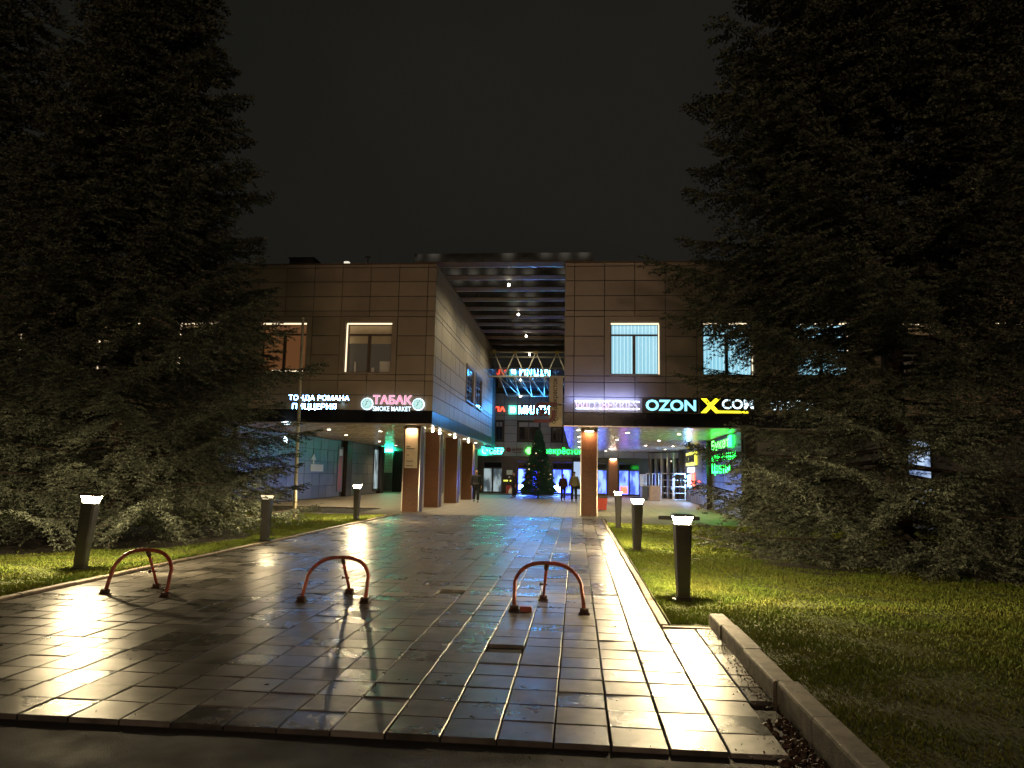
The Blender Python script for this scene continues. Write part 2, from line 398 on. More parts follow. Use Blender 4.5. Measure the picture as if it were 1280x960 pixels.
# fallen leaves and crumbs
def litter(name, pts, label, s=(.012, .03)):
    n = len(pts); a = rng.random(n)*6.283; r = rng.uniform(*s, n); z0 = pts[:, 2]
    V = np.empty((n, 4, 3))
    for q, (ang, sc_) in enumerate(((0, 1), (1.57, .5), (3.14, 1), (4.71, .5))):
        V[:, q] = np.c_[pts[:, 0]+np.cos(a+ang)*r*sc_, pts[:, 1]+np.sin(a+ang)*r*sc_, z0+.004+rng.random(n)*.02]
    o = link(name, np_mesh(name, V.reshape(-1, 3), np.arange(n*4).reshape(-1, 4), 4, 'leaf_litter')); o['kind'] = 'stuff'; o['label'] = label; o['category'] = 'leaves'
n = 700; yy = 4.0+rng.random(n)**1.3*4.3; xx = KX-.02-np.abs(rng.normal(0, 1, n))*(.09+.14*np.clip(5.4-yy, 0, 1)); litter('leaf_litter', np.c_[xx, yy, np.full(n, -.004)], 'dark crumbs and dead leaves lying along the foot of the kerb', (.004, .014))
n = 500; litter('leaf_litter', np.c_[1.7+rng.random(n)*6, 4.2+rng.random(n)**1.5*10, np.full(n, .03)], 'brown fallen leaves scattered over the right lawn', (.010, .028))
n = 150; litter('leaf_litter', np.c_[-6.8+rng.random(n)*7.6, 4.3+rng.random(n)**1.5*8, np.full(n, .004)], 'small dark specks of leaf lying on the wet slabs', (.003, .008))
n = 300; litter('leaf_litter', np.c_[-7.3-rng.random(n)*7, 8+rng.random(n)*14, np.full(n, .03)], 'brown fallen leaves scattered over the left lawn', (.012, .03))
# soil spilled in the corner by the road
mb = MB()
for k in range(60):
    x = KX-.02-abs(rnd.gauss(0, .10)); y = 4.35+rnd.random()*1.0; r = rnd.uniform(.012, .05)
    mb.lathe([(r, -.05), (r*.8, -.03+r*.35), (r*.2, -.02+r*.5)], x, y, 5, rnd.random()*3)
o = mb.obj('soil_crumbs', 'rust_dark', kind='stuff'); o['label'] = 'broken soil and mortar crumbs where the kerb meets the road'; o['category'] = 'soil'

# ------------------------------------------------------------------ lettering
def glyphs(word, bold=0., spacing=1.0):
    """[(mesh, x offset)], total width for a text of size 1 set in the built-in font"""
    def tm(s):
        c = bpy.data.curves.new('letter', 'FONT'); c.body = s; c.extrude = 0; c.offset = bold; c.resolution_u = 3; c.space_character = spacing
        o = bpy.data.objects.new('letter', c); me = bpy.data.meshes.new_from_object(o); bpy.data.objects.remove(o); return me
    out = []
    for i, ch in enumerate(word):
        if ch == ' ': continue
        pre = tm(word[:i+1]); g_ = tm(ch)
        if not len(g_.vertices): continue
        out.append((g_, max(v.co.x for v in pre.vertices)-max(v.co.x for v in g_.vertices)))
        bpy.data.meshes.remove(pre)
    full = max(max(v.co.x for v in g_.vertices)+x for g_, x in out); lo = min(min(v.co.x for v in g_.vertices)+x for g_, x in out)
    return out, lo, full
def frame_mx(O, U, N):      # columns: u, up, n  (text x -> U, y -> Z, z -> N)
    U = Vector(U).normalized(); N = Vector(N).normalized(); Z = Vector((0, 0, 1))
    m = Matrix((U, Z, N)).transposed().to_4x4(); return Matrix.Translation(O) @ m
def letters(parent, word, x0, x1, z0, z1, Fm, mats, depth=.05, off=.07, bold=.03, split=True, name='letter', back=True):
    """letters fitted to x0..x1, z0..z1 in the frame Fm (u, z) standing off the wall"""
    gl, lo, hi = glyphs(word, bold)
    ys = [v.co.y for g_, _ in gl for v in g_.vertices]; ylo, yhi = min(ys), max(ys)
    sx = (x1-x0)/(hi-lo); sz = (z1-z0)/(yhi-ylo); allv = MB(); k = 0
    for g_, gx in gl:
        vs = [((v.co.x+gx-lo)*sx+x0, (v.co.y-ylo)*sz+z0) for v in g_.vertices]; fs = [tuple(p.vertices) for p in g_.polygons]; n = len(vs)
        # extrude
        cnt = {}
        for f in fs:
            for a, b in zip(f, f[1:]+f[:1]): cnt[(a, b)] = cnt.get((a, b), 0)+1
        mb = MB()
        mb.add([(x, z, off+depth) for x, z in vs]+[(x, z, off) for x, z in vs],
               fs+[tuple(a+n for a in f[::-1]) for f in fs]+[(b, a, a+n, b+n) for (a, b) in cnt if (b, a) not in cnt], Fm)
        nface = len(fs)
        if split:
            m_ = mats[k % len(mats)] if isinstance(mats, (list, tuple)) else mats
            lo_ = mb.obj(name, m_, parent)
            if back:      # metal return and back: only the face gives light
                lo_.data.materials.append(M['frame_dark']); lo_.data.polygons.foreach_set('material_index', [0]*nface+[1]*(len(lo_.data.polygons)-nface))
        else: allv.add(mb.v, mb.f)
        k += 1
    if not split: allv.obj('lettering', mats if isinstance(mats, str) else mats[0], parent)

# ------------------------------------------------------------------ cladding helpers
pm_cache = {}
def panels(parent, O, U, N, us, zs, m, holes=(), gap=.024, th=.04, name='facade_panel', tilt=.12, keep=lambda u, z: True, joined=False, jit=.0015):
    """separate panels in a wall frame; holes = (u0,u1,z0,z1) list cut away"""
    Fm = frame_mx(O, U, N); big = MB(); cnt = 0
    for i in range(len(us)-1):
        for j in range(len(zs)-1):
            a0, a1 = us[i], us[i+1]; b0, b1 = min(zs[j], zs[j+1]), max(zs[j], zs[j+1])
            cu, cz = (a0+a1)/2, (b0+b1)/2
            if not keep(cu, cz): continue
            if any(h[0] < cu < h[1] and h[2] < cz < h[3] for h in holes): continue
            w_, h_ = a1-a0-gap, b1-b0-gap; key = (round(w_, 3), round(h_, 3), m, th)
            if key not in pm_cache: pm_cache[key] = MB().cbox(-w_/2, w_/2, -h_/2, h_/2, 0, th, .006).mesh(name, m)
            L = Matrix.Translation((cu, cz, rnd.gauss(0, jit))) @ Euler((R_(rnd.gauss(0, tilt)), R_(rnd.gauss(0, tilt)), 0)).to_matrix().to_4x4()
            if joined:
                me = pm_cache[key]; big.add([tuple(v.co) for v in me.vertices], [tuple(p.vertices) for p in me.polygons], Fm @ L)
            else: link(name, pm_cache[key], parent, Fm @ L)
            cnt += 1
    if joined and big.v: big.obj(name+'s', m, parent, kind='stuff')
    return cnt
def fbox(mb, Fm, u0, u1, z0, z1, n0, n1): return mb.box(u0, u1, z0, z1, n0, n1, Fm)

# ------------------------------------------------------------------ left and right shop buildings
FY = 28.40
ZS = [10.15, 10.00, 9.40, 8.78, 8.17, 7.93, 7.13, 6.33, 5.53, 5.28, 4.69, 4.07]
LX, RX = -5.80, -.53
left = thing('shop_building', 'left two storey shop block clad in brown panels over an open ground floor', 'building', (-20, 43, 0))
right = thing('shop_building', 'right two storey shop block clad in brown panels with a bright blue lit window', 'building', (13, 43, 0))
# cores
MB().box(-36, LX-.02, FY+.40, 48.6, 3.62, 10.05).box(-36, -6.6, 48.6, 66, 3.62, 10.0).obj('wall_core', 'core', left)
MB().box(RX+.42, 28, FY+.40, 66, 3.62, 10.05).obj('wall_core', 'core', right)
MB().box(-36, LX-.05, FY+.045, FY+.40, 10.02, 10.10).box(-36, LX-.05, FY+.045, FY+.40, 3.60, 5.50).box(LX-.40, LX-.05, FY+.40, 48.6, 10.06, 10.10).obj('wall_backing', 'core', left)
MB().box(RX+.05, 28, FY+.045, FY+.40, 10.02, 10.10).box(RX+.05, 28, FY+.045, FY+.40, 3.60, 5.50).obj('wall_backing', 'core', right)
def backing(parent, uw, zone):   # dark sheet behind panels with openings left out
    mb = MB()
    xs = sorted(set([zone[0], zone[1]]+[x for w_ in uw for x in w_]))
    for a, b in zip(xs[:-1], xs[1:]):
        if not any(w0 <= (a+b)/2 <= w1 for w0, w1 in uw): mb.box(a, b, FY+.045, FY+.40, 5.50, 7.80)
    mb.box(zone[0], zone[1], FY+.045, FY+.40, 7.80, 10.02); mb.obj('wall_backing', 'core', parent)

lu = [LX, LX-.35]+[LX-.35-1.2*k for k in range(1, 26)]; lu = sorted(lu)
ru = [RX, RX+.38]+[RX+.38+1.2*k for k in range(1, 23)]
lwin = [(LX-.35-1.2-3.6*k-2.4, LX-.35-1.2-3.6*k) for k in range(6)]
rwin = [(RX+.38+1.2+3.6*k, RX+.38+1.2+3.6*k+2.4) for k in range(6)]
backing(left, [(a+.2, b-.2) for a, b in lwin], (-36, LX-.05)); backing(right, [(a+.2, b-.2) for a, b in rwin], (RX+.05, 28))
FN = (0, -1, 0)
lh = [(a, b, 5.53, 7.93) for a, b in lwin]; rh = [(a, b, 5.53, 7.93) for a, b in rwin]
panels(left, (0, FY+.04, 0), (1, 0, 0), FN, lu, ZS, 'facade_brown', lh, keep=lambda u, z: u > -14.6)
panels(left, (0, FY+.04, 0), (1, 0, 0), FN, lu, ZS, 'facade_brown', lh, keep=lambda u, z: u <= -14.6, joined=True)
panels(right, (0, FY+.04, 0), (1, 0, 0), FN, ru, ZS, 'facade_brown', rh, keep=lambda u, z: u < 9)
panels(right, (0, FY+.04, 0), (1, 0, 0), FN, ru, ZS, 'facade_brown', rh, keep=lambda u, z: u >= 9, joined=True)
panels(left, (0, FY+.03, 0), (1, 0, 0), FN, lu, [4.07, 3.56], 'fascia_black', name='fascia_panel', gap=.012)
panels(right, (0, FY+.03, 0), (1, 0, 0), FN, ru, [4.07, 3.56], 'fascia_black', name='fascia_panel', gap=.012)
# window surrounds, frames, glass, interior
def front_window(parent, x0, x1, kind):
    xc0, xc1, z0, z1 = x0+.22, x1-.22, 5.60, 7.70
    s = MB()     # surround: panel border slightly proud
    s.box(x0+.01, xc0, FY-.03, FY+.05, 5.54, 7.92).box(xc1, x1-.01, FY-.03, FY+.05, 5.54, 7.92).box(xc0, xc1, FY-.03, FY+.05, z1, 7.92).box(xc0, xc1, FY-.05, FY+.30, 5.53, 5.60)
    s.box(xc0-.002, xc0+.02, FY+.05, FY+.34, z0, z1).box(xc1-.02, xc1+.002, FY+.05, FY+.34, z0, z1).box(xc0, xc1, FY+.05, FY+.34, z1-.02, z1+.002)
    wn = s.obj('window', 'facade_brown', parent)
    f = MB(); yf0, yf1 = FY+.22, FY+.28; t = .055
    a0, a1 = xc0+.02, xc1-.02; tz = 7.18; mx_ = (a0+a1)/2-.02
    f.box(a0, a0+t, yf0, yf1, z0, z1-.02).box(a1-t, a1, yf0, yf1, z0, z1-.02)
    f.box(a0+t, a1-t, yf0, yf1, z0, z0+t).box(a0+t, a1-t, yf0, yf1, z1-.02-t, z1-.02).box(a0+t, a1-t, yf0, yf1, tz, tz+.07)
    f.box(mx_-.06, mx_+.06, yf0-.005, yf1, z0+t, tz)
    f.obj('frame', 'frame_bronze' if kind != 'blue' else 'frame_dark', wn)
    strips = {'blue': 'top', 'lit': 'both', 'warm': 'top', 'dark': 'both'}[kind]
    MB().box(xc0+.04, xc1-.04, FY+.10, FY+.14, z1-.075, z1-.022).obj('light_strip', 'strip_warm', wn)
    if strips == 'both':
        MB().box(xc0+.022, xc0+.06, FY+.10, FY+.16, z0+.05, z1-.08).obj('light_strip', 'strip_warm', wn)
    if kind == 'blue':
        MB().box(xc1-.055, xc1-.022, FY+.10, FY+.14, z0+.02, z1-.08).obj('light_strip', 'strip_warm', wn)
        mbs = [MB(), MB()]; n = 26
        for k in range(n):
            u = a0+.03+(a1-a0-.06)*k/n; wd = (a1-a0-.06)/n
            mbs[k % 2].box(u+.004, u+wd-.004, FY+.335+.01*(k % 2), FY+.345+.01*(k % 2), z0+.02, z1-.03)
        mbs[0].obj('vertical_blind', 'blind_cyan', wn); mbs[1].obj('vertical_blind', 'blind_cyan_pale', wn)
    else:
        im = {'lit': 'interior_dim', 'warm': 'interior_warm', 'dark': 'interior_dim'}[kind]
        MB().box(a0, a1, FY+.37, FY+.39, z0, z1).obj('blind' if kind == 'warm' else 'room_wall', im, wn)
        if kind != 'warm':
            MB().box(a0+t, a1-t, FY+.30, FY+.315, tz+.08, z1-.08).box(a0+t, mx_-.07, FY+.30, FY+.315, tz-.32, tz-.01).box(mx_+.07, a1-t, FY+.30, FY+.315, tz-.34, tz-.01).obj('roller_blind', 'sign_cream', wn)
            MB().box(mx_+.45, a1-.10, FY+.32, FY+.35, z0+.06, z0+.52).box(mx_+.10, mx_+.22, FY+.32, FY+.35, z0+.06, z0+.26).box(a0+.32, a0+.38, FY+.32, FY+.35, z0+.06, z0+.50).obj('papers_on_sill', 'white_paint', wn)
        else:
            MB().box(a0+.4, a1-.2, FY+.30, FY+.35, z0+.06, z0+.13).obj('light_strip', 'strip_warm', wn)
for k, (a, b) in enumerate(lwin): front_window(left, a, b, 'lit' if k == 0 else 'warm' if k == 1 else 'dark')
for k, (a, b) in enumerate(rwin): front_window(right, a, b, 'blue' if k in (0, 1, 2) else 'dark')

# side wall of the left block along the passage (faces +x)
su = [FY+.0, FY+.35]+[FY+.35+1.2*k for k in range(1, 17)]+[48.7]
sw = [(36.9, 39.6, 5.35, 7.33), (40.4, 43.1, 5.35, 7.33)]
def swin(u, z): return any(h[0] < u < h[1] and 5.5 < z < 7.2 for h in sw)
panels(left, (LX-.04, 0, 0), (0, 1, 0), (1, 0, 0), su, ZS, 'facade_side', sw, tilt=.22, jit=.002)
panels(left, (LX-.03, 0, 0), (0, 1, 0), (1, 0, 0), su, [4.07, 3.56], 'fascia_blue', name='fascia_panel', gap=.012, tilt=.2)
for a, b, z0, z1 in sw:
    wn = MB().box(LX-.03, LX+.05, a, a+.15, z0, z1).box(LX-.03, LX+.05, b-.15, b, z0, z1).box(LX-.03, LX+.05, a+.15, b-.15, z1-.14, z1).box(LX-.03, LX+.05, a+.15, b-.15, z0, z0+.1).obj('window', 'frame_bronze', left)
    MB().box(LX-.018, LX-.012, a+.15, b-.15, z0+.1, z1-.14).obj('pane', 'window_glass', wn)
    MB().box(LX-.012, LX+.0, (a+b)/2-.04, (a+b)/2+.04, z0+.1, z1-.14).obj('frame', 'frame_bronze', wn)
# passage side of the right block (not faced by the camera, seen in reflections)
panels(right, (RX+.04, 0, 0), (0, -1, 0), (-1, 0, 0), [-48.7, -44, -40, -36, -32, -28.4], [10.15, 8.17, 6.33, 4.07, 3.56], 'facade_side', joined=True)
MB().box(RX+.045, RX+.42, FY+.41, 48.7, 3.6, 10.1).obj('wall_backing', 'core', right)
# roof edge cappings
MB().box(-36, LX+.02, FY-.02, FY+.42, 10.15, 10.19).box(LX-.42, LX+.03, FY+.42, 48.7, 10.15, 10.188).obj('roof_capping', 'beam_brown', left)
MB().box(RX-.02, 28, FY-.02, FY+.42, 10.15, 10.19).box(RX-.03, RX+.4, FY+.42, 48.7, 10.15, 10.188).obj('roof_capping', 'beam_brown', right)

# soffits: long metal slats across the covered ground floor
def soffit(parent, x0, x1, xb0, xb1):
    n = 66; d = (58-FY-.06)/n; cache = {}
    for k in range(n):
        y = FY+.06+d*(k+.5); a, b = (x0, x1) if y < 48.7 else (xb0, xb1)
        if (a, b) not in cache: cache[(a, b)] = MB().box(a, b, -d/2+.012, d/2-.012, 0, .03).mesh('soffit_slat', 'soffit')
        link('soffit_slat', cache[(a, b)], parent, Matrix.Translation((0, y, 3.535+rnd.gauss(0, .002))) @ Matrix.Rotation(R_(rnd.gauss(0, .35)), 4, 'X'))
soffit(left, -36, LX-.03, -36, -6.6); soffit(right, RX+.03, 28, RX+.03, 28)
MB().box(-36, LX-.02, FY+.05, 48.7, 3.575, 3.60).box(-36, -6.6, 48.7, 58, 3.575, 3.60).obj('soffit_backing', 'joint', left)
MB().box(RX+.02, 28, FY+.05, 58, 3.575, 3.60).obj('soffit_backing', 'joint', right)
MB().box(-36, LX+.0, FY-.015, FY+.05, 3.515, 3.555).box(LX-.05, LX+.01, FY+.05, 48.7, 3.515, 3.553).obj('soffit_trim', 'steel_trim', left)
MB().box(RX+.0, 28, FY-.015, FY+.05, 3.515, 3.555).box(RX-.01, RX+.05, FY+.05, 48.7, 3.515, 3.553).obj('soffit_trim', 'steel_trim', right)
dl_ring = MB().lathe([(.11, 3.505), (.11, 3.54), (.075, 3.54), (.075, 3.512)], 0, 0, 16).mesh('downlight', 'steel_trim')
dl_lens = MB().lathe([(.001, 3.498), (.078, 3.500), (.078, 3.53)], 0, 0, 14).mesh('lens', 'downlight_glow')
def downlight(parent, x, y, power=1., col=(1, .80, .50)):
    o = link('downlight', dl_ring, parent, Matrix.Translation((x, y, 0))); link('lens', dl_lens, o, Matrix.Translation((x, y, 0)))
    if power:
        l = bpy.data.lights.new('downlight_beam', 'SPOT'); l.energy = P_DOWN*power; l.color = col; l.spot_size = R_(150); l.spot_blend = .8; l.shadow_soft_size = .07
        lo = bpy.data.objects.new('downlight_beam', l); COL.objects.link(lo); lo.location = (x, y, 3.48)
for x, y in ((-11.5, 32.6), (-12.3, 37.6), (-12.5, 44.9), (-13.1, 51.5), (-7.9, 48.), (-9.3, 33.5), (-9.3, 40), (-9.3, 47), (-9.3, 54), (-15.5, 30.5), (-19, 31), (-23, 31), (-6.55, 30.4), (-6.3, 35.4), (-6.3, 40.1), (-6.3, 44.7)):
    downlight(left, x, y, 1.0)
for x, y in ((.05, 30.6), (.1, 35.7), (.12, 41), (.15, 49), (2.1, 38.3), (2.3, 51), (5.9, 45.3), (6.1, 51), (2.2, 32), (4.5, 32.5), (4.3, 38.6), (4.2, 45), (2.2, 56), (10, 29.5), (14, 29.5)):
    downlight(right, x, y, 1.15, (1, .82, .50))

# granite-clad pillars with lit steel edges
def pillar(parent, x, y, w_, face=None):
    h = w_/2; zz = [0, .88, 1.76, 2.62, 3.51]
    p = MB().box(x-h+.02, x+h-.02, y-h+.02, y+h-.02, 0, 3.51).obj('pillar', 'core', parent)
    for s_, (ux, uy) in enumerate(((0, -1), (1, 0), (0, 1), (-1, 0))):
        for a, b in zip(zz[:-1], zz[1:]):
            if ux == 0: q = MB().box(x-h+.022, x+h-.022, y+uy*h-.011, y+uy*h+.011, a+.006, b-.006)
            else: q = MB().box(x+ux*h-.011, x+ux*h+.011, y-h+.022, y+h-.022, a+.006, b-.006)
            q.obj('granite_slab', 'granite', p)
    e = MB()
    for sx in (-1, 1):
        for sy in (-1, 1): e.box(x+sx*h-.016, x+sx*h+.016, y+sy*h-.016, y+sy*h+.016, .01, 3.508)
    e.obj('steel_edge', 'steel_trim' , p)
    return p
for y in (29.75, 34.0, 39.2, 44.9): pillar(left, -6.80, y, .70)
pillar(right, .49, 29.85, .66)
for y in (35.5, 41.2, 46.9): pillar(right, .55, y, .60)
# wall-washer lamps at the pillar heads
for par, x, y in ((right, .49, 29.44), (left, -6.8, 29.32)):
    o = MB().box(x-.20, x+.20, y-.10, y-.02, 3.40, 3.50).obj('pillar_lamp', 'steel_trim', par)
    MB().box(x-.17, x+.17, y-.09, y-.03, 3.385, 3.398).obj('lens', 'lamp_spot', o)
    l = bpy.data.lights.new('pillar_beam', 'AREA'); l.shape = 'RECTANGLE'; l.size = .3; l.size_y = .04; l.energy = 22; l.color = (1, .62, .34)
    lo = bpy.data.objects.new('pillar_beam', l); COL.objects.link(lo); lo.location = (x, y-.10, 3.375); lo.rotation_euler = (R_(10), 0, 0)
# small spherical ceiling lamps along the left pillar line
bulb = MB().lathe([(.01, -.06), (.045, -.04), (.06, 0), (.045, .04), (.01, .06)], 0, 0, 10).mesh('track_lamp', 'lamp_spot', True)
for i_, (x, y) in enumerate(((-6.34, 31.3), (-6.35, 33.0), (-6.3, 36.9), (-6.3, 41.6))):
    link('track_lamp', bulb, left, Matrix.Translation((x, y, 3.44)))

# recessed ground floor wall of the left block: dark tiles, pilasters
WX = -14.85
panels(left, (WX-.02, 0, 0), (0, 1, 0), (1, 0, 0), [28.9+1.2*k for k in range(21)], [.02, .72, 1.42, 2.12, 2.82, 3.5], 'wall_tile_dark', [(44.4, 46.0, -1, 4)], name='wall_tile', tilt=.5, gap=.02, th=.03, jit=.003)
MB().box(WX-.5, WX-.02, 28.9, 54, 0, 3.52).obj('wall_backing', 'joint', left)
MB().box(WX-.02, WX+.28, 45.0, 46.1, 0, 3.515).obj('pilaster', 'granite_dark', left)
MB().box(WX-.02, WX+.25, 53.2, 54.1, 0, 3.515).obj('pilaster', 'granite_dark', left)
MB().box(WX-2.0, WX-.02, 54.0, 54.2, 0, 3.515).obj('wall_return', 'granite_dark', left); MB().box(-36, WX-.5, 28.9, 29.1, 0, 3.51).obj('wall_return', 'granite_dark', left)
# glazed blue shopfront slice beside the pilaster
o = MB().box(WX+.0, WX+.06, 51.9, 53.1, .2, 3.3).obj('shop_window', 'frame_dark', left); MB().box(WX+.062, WX+.07, 52.0, 53.0, .35, 3.2).obj('pane', 'shop_grey', o)

# ------------------------------------------------------------------ rear building across the passage
BY = 58.0
rear = thing('shop_building', 'rear shop building closing the passage, with glass entrance doors and a dark ground floor band', 'building', (-2, 62, 0))
MB().box(-20, -5.0, BY+.2, 66, 3.0, 8.2).box(-5.0, 18, BY+.2, 66, 3.0, 8.2).obj('wall_core', 'core', rear)
bh = [(-6.7, -5.9, 4.2, 5.95), (-4.85, -2.95, 4.2, 5.95), (-2.1, -1.15, 4.2, 5.5)]
bus = [-8.1, -6.7, -5.9, -4.85, -3.9, -2.95, -2.1, -1.15, -.1, .9]; bzs = [3.02, 3.6, 4.2, 4.85, 5.5, 5.95, 6.35, 7.25, 8.15]
panels(rear, (0, BY+.18, 0), (1, 0, 0), FN, bus, bzs, 'facade_back', bh, gap=.03)
panels(rear, (0, BY+.18, 0), (1, 0, 0), FN, [-20, -18, -16, -14, -12, -10, -8.1], [3.02, 3.6, 8.15], 'facade_back', gap=.03, joined=True)
panels(rear, (0, BY+.18, 0), (1, 0, 0), FN, [.9, 2.1, 3.3, 4.5, 5.7, 6.9], [3.02, 3.55], 'facade_back', gap=.03)
for a, b, z0, z1 in bh:
    wn = MB().box(a+.08, a+.16, BY+.08, BY+.17, z0+.08, z1-.08).box(b-.16, b-.08, BY+.08, BY+.17, z0+.08, z1-.08).box(a+.16, b-.16, BY+.08, BY+.17, z0+.08, z0+.16).box(a+.16, b-.16, BY+.08, BY+.17, z1-.16, z1-.08).box((a+b)/2-.03, (a+b)/2+.03, BY+.085, BY+.165, z0+.16, z1-.16).obj('window', 'frame_dark', rear)
    MB().box(a+.16, b-.16, BY+.12, BY+.13, z0+.16, z1-.16).obj('pane', 'window_glass', wn)
    MB().box(a+.16, b-.16, BY+.19, BY+.195, z0+.16, z1-.16).obj('room', 'interior_dark_teal', wn)
    if z1 > 5.9: MB().box(a+.16, b-.16, BY+.10, BY+.115, z1-.52, z1-.17).obj('shutter_box', 'facade_back', wn)
# ground floor: dark granite with door openings
doors = [(-7.55, -5.95, 'shop_grey', 2), (-4.76, -3.1, 'shop_bright', 2), (-1.97, -.36, 'shop_bright', 2), (.85, 2.42, 'shop_blue', 2), (3.28, 4.98, 'shop_blue', 2)]
xs = [-8.0]+[v for d in doors for v in d[:2]]+[5.7]
mb = MB()
for a, b in zip(xs[0::2], xs[1::2]): mb.box(a, b, BY, BY+.4, 0, 2.62)
mb.box(-8.0, 5.7, BY+.002, BY+.4, 2.622, 3.01)
mb.obj('ground_floor_wall', 'granite_dark', rear)
MB().box(-24, -8.0, BY, BY+.3, 0, 3.5).obj('ground_floor_wall', 'facade_back', rear)
MB().box(-8.2, 6.2, BY-1.0, BY, -.02, .06).obj('doorstep', 'plaza', rear)
for a, b, im, nl in doors:
    d = MB().box(a, a+.09, BY+.06, BY+.16, .06, 2.60).box(b-.09, b, BY+.06, BY+.16, .06, 2.60).box(a+.09, b-.09, BY+.06, BY+.16, 2.52, 2.60).box(a+.09, b-.09, BY+.06, BY+.16, 2.02, 2.14).box(a+.09, b-.09, BY+.06, BY+.16, .06, .20).box((a+b)/2-.07, (a+b)/2+.07, BY+.055, BY+.155, .20, 2.02).obj('door', 'frame_dark', rear)
    MB().box(a+.09, b-.09, BY+.10, BY+.11, 2.14, 2.52).obj('pane', 'window_glass', d)
    MB().box(a+.05, b-.05, BY+.32, BY+.34, .06, 2.6).obj('room', im, d)
    for s_ in (-1, 1): MB().tube([((a+b)/2+s_*.13, BY+.02, .85), ((a+b)/2+s_*.13, BY+.02, 1.35)], .016, 6).obj('handle', 'steel_trim', d)
    if im != 'shop_grey':
        MB().box(a+.15, (a+b)/2-.12, BY+.27, BY+.30, .25, .8).obj('poster', 'letter_red' if a > 3 else 'letter_white', d)
# pale lit panel beside the doors, pilaster with its lamp
MB().box(-.25, .30, BY-.03, BY+.05, .10, 2.68).obj('light_panel', 'interior_pale', rear)
o = MB().box(2.50, 3.20, BY-.35, BY, 0, 3.0).obj('pilaster', 'granite', rear)
MB().box(2.62, 3.08, BY-.46, BY-.37, 2.88, 2.95).obj('lamp', 'lamp_spot', o)
l = bpy.data.lights.new('pilaster_beam', 'AREA'); l.shape = 'RECTANGLE'; l.size = .4; l.size_y = .05; l.energy = 16; l.color = (1, .6, .35)
lo = bpy.data.objects.new('pilaster_beam', l); COL.objects.link(lo); lo.location = (2.85, BY-.44, 2.86); lo.rotation_euler = (R_(10), 0, 0)
# posters at the far left under the soffit
o = thing('poster_wall', 'tall white printed panel under the left soffit beside the dark doors', 'sign', (-15.3, 57.9, 0))
MB().box(-15.9, -14.95, 57.80, 57.86, 1.55, 3.2).obj('board', 'white_paint', o)
mb = MB()
for i in range(8):
    for j in range(13): mb.box(-15.86+i*.112, -15.81+i*.112+.02*((i+j) % 2), 57.785, 57.80, 1.62+j*.12, 1.67+j*.12)
mb.obj('print', 'letter_teal' if False else 'box_grey', o)
MB().box(-15.9, -14.95, 57.80, 57.86, 3.2, 3.48).obj('header', 'letter_teal', o)
MB().box(-15.9, -14.95, 57.80, 57.86, .1, 1.54).obj('lower_board', 'wall_tile_dark', o)
o = thing('entrance_door', 'dark double door at the far left end under the soffit', 'door', (-14.4, 57.9, 0))
MB().box(-14.9, -13.9, 57.78, 57.88, 0, 3.3).obj('leaf', 'frame_dark', o)
# slanted glazing and side wall on the right
def seg_wall(A, B): 
    A = Vector((*A, 0)); B = Vector((*B, 0)); U = (B-A).normalized(); N = Vector((U.y, -U.x, 0)); return A, U, N, (B-A).length
A, U, N, Ln = seg_wall((5.7, 58.0), (7.75, 54.3)); Fm = frame_mx(A, U, N)
if N.x > 0: pass
N = Vector((-abs(N.x), N.y, 0)) if N.x > 0 else N
Fm = frame_mx(A, U, N)
ga = thing('glazed_screen', 'dark vertical window bays at the right end under the right block', 'window', (6.7, 56.2, 0))
mb = MB(); fbox(mb, Fm, 0, Ln, 0, 3.5, -.3, -.05); mb.obj('backing', 'core', ga)
for k in range(6):
    u = .15+k*(Ln-.3)/5
    q = MB(); fbox(q, Fm, u-.09, u+.09, 0, 3.45, -.05, .10); q.obj('mullion', 'steel_trim', ga)
    if k < 5:
        q = MB(); fbox(q, Fm, u+.10, u+(Ln-.3)/5-.10, .7, 3.0, -.045, -.02); q.obj('pane', 'window_glass', ga)
q = MB(); fbox(q, Fm, 0, Ln, 3.02, 3.45, -.04, .05); q.obj('lintel', 'facade_back', ga)
A2, U2, N2, L2 = seg_wall((7.75, 54.3), (6.50, 28.9)); N2 = Vector((-abs(N2.x), N2.y*(1 if N2.x < 0 else -1), 0))
Fs = frame_mx(A2, U2, N2)
rs = thing('tiled_wall', 'grey tiled ground floor wall with lit signs under the right block', 'wall', (7.2, 41, 0))
q = MB(); fbox(q, Fs, 0, L2, 0, 3.5, -.4, -.05); q.obj('backing', 'joint', rs)
panels(rs, A2, U2, N2, [0, .9]+[.9+1.2*k for k in range(1, 21)], [.02, .72, 1.42, 2.12, 2.82, 3.5], 'wall_tile_dark', name='wall_tile', tilt=.4, gap=.02, th=.03)
for u0, u1 in ((0, 1.5), (14.2, 16.2)):
    q = MB(); fbox(q, Fs, u0, u1, 0, 3.51, -.02, .30); q.obj('pilaster', 'granite_dark', rs)
# block to the right of it
MB().box(6.9, 28, 29.0, 29.3, 0, 3.5).obj('wall_backing', 'wall_tile_dark', right)
for x0, x1, im in ((11.6, 13.5, 'shop_pale'), (17, 20, 'shop_grey')):
    o = MB().box(x0, x1, 28.90, 28.99, .6, 3.4).obj('shop_window', 'frame_dark', right)
    MB().box(x0+.1, (x0+x1)/2-.05, 28.88, 28.895, .7, 3.3).box((x0+x1)/2+.05, x1-.1, 28.88, 28.895, .7, 3.3).obj('pane', im, o)

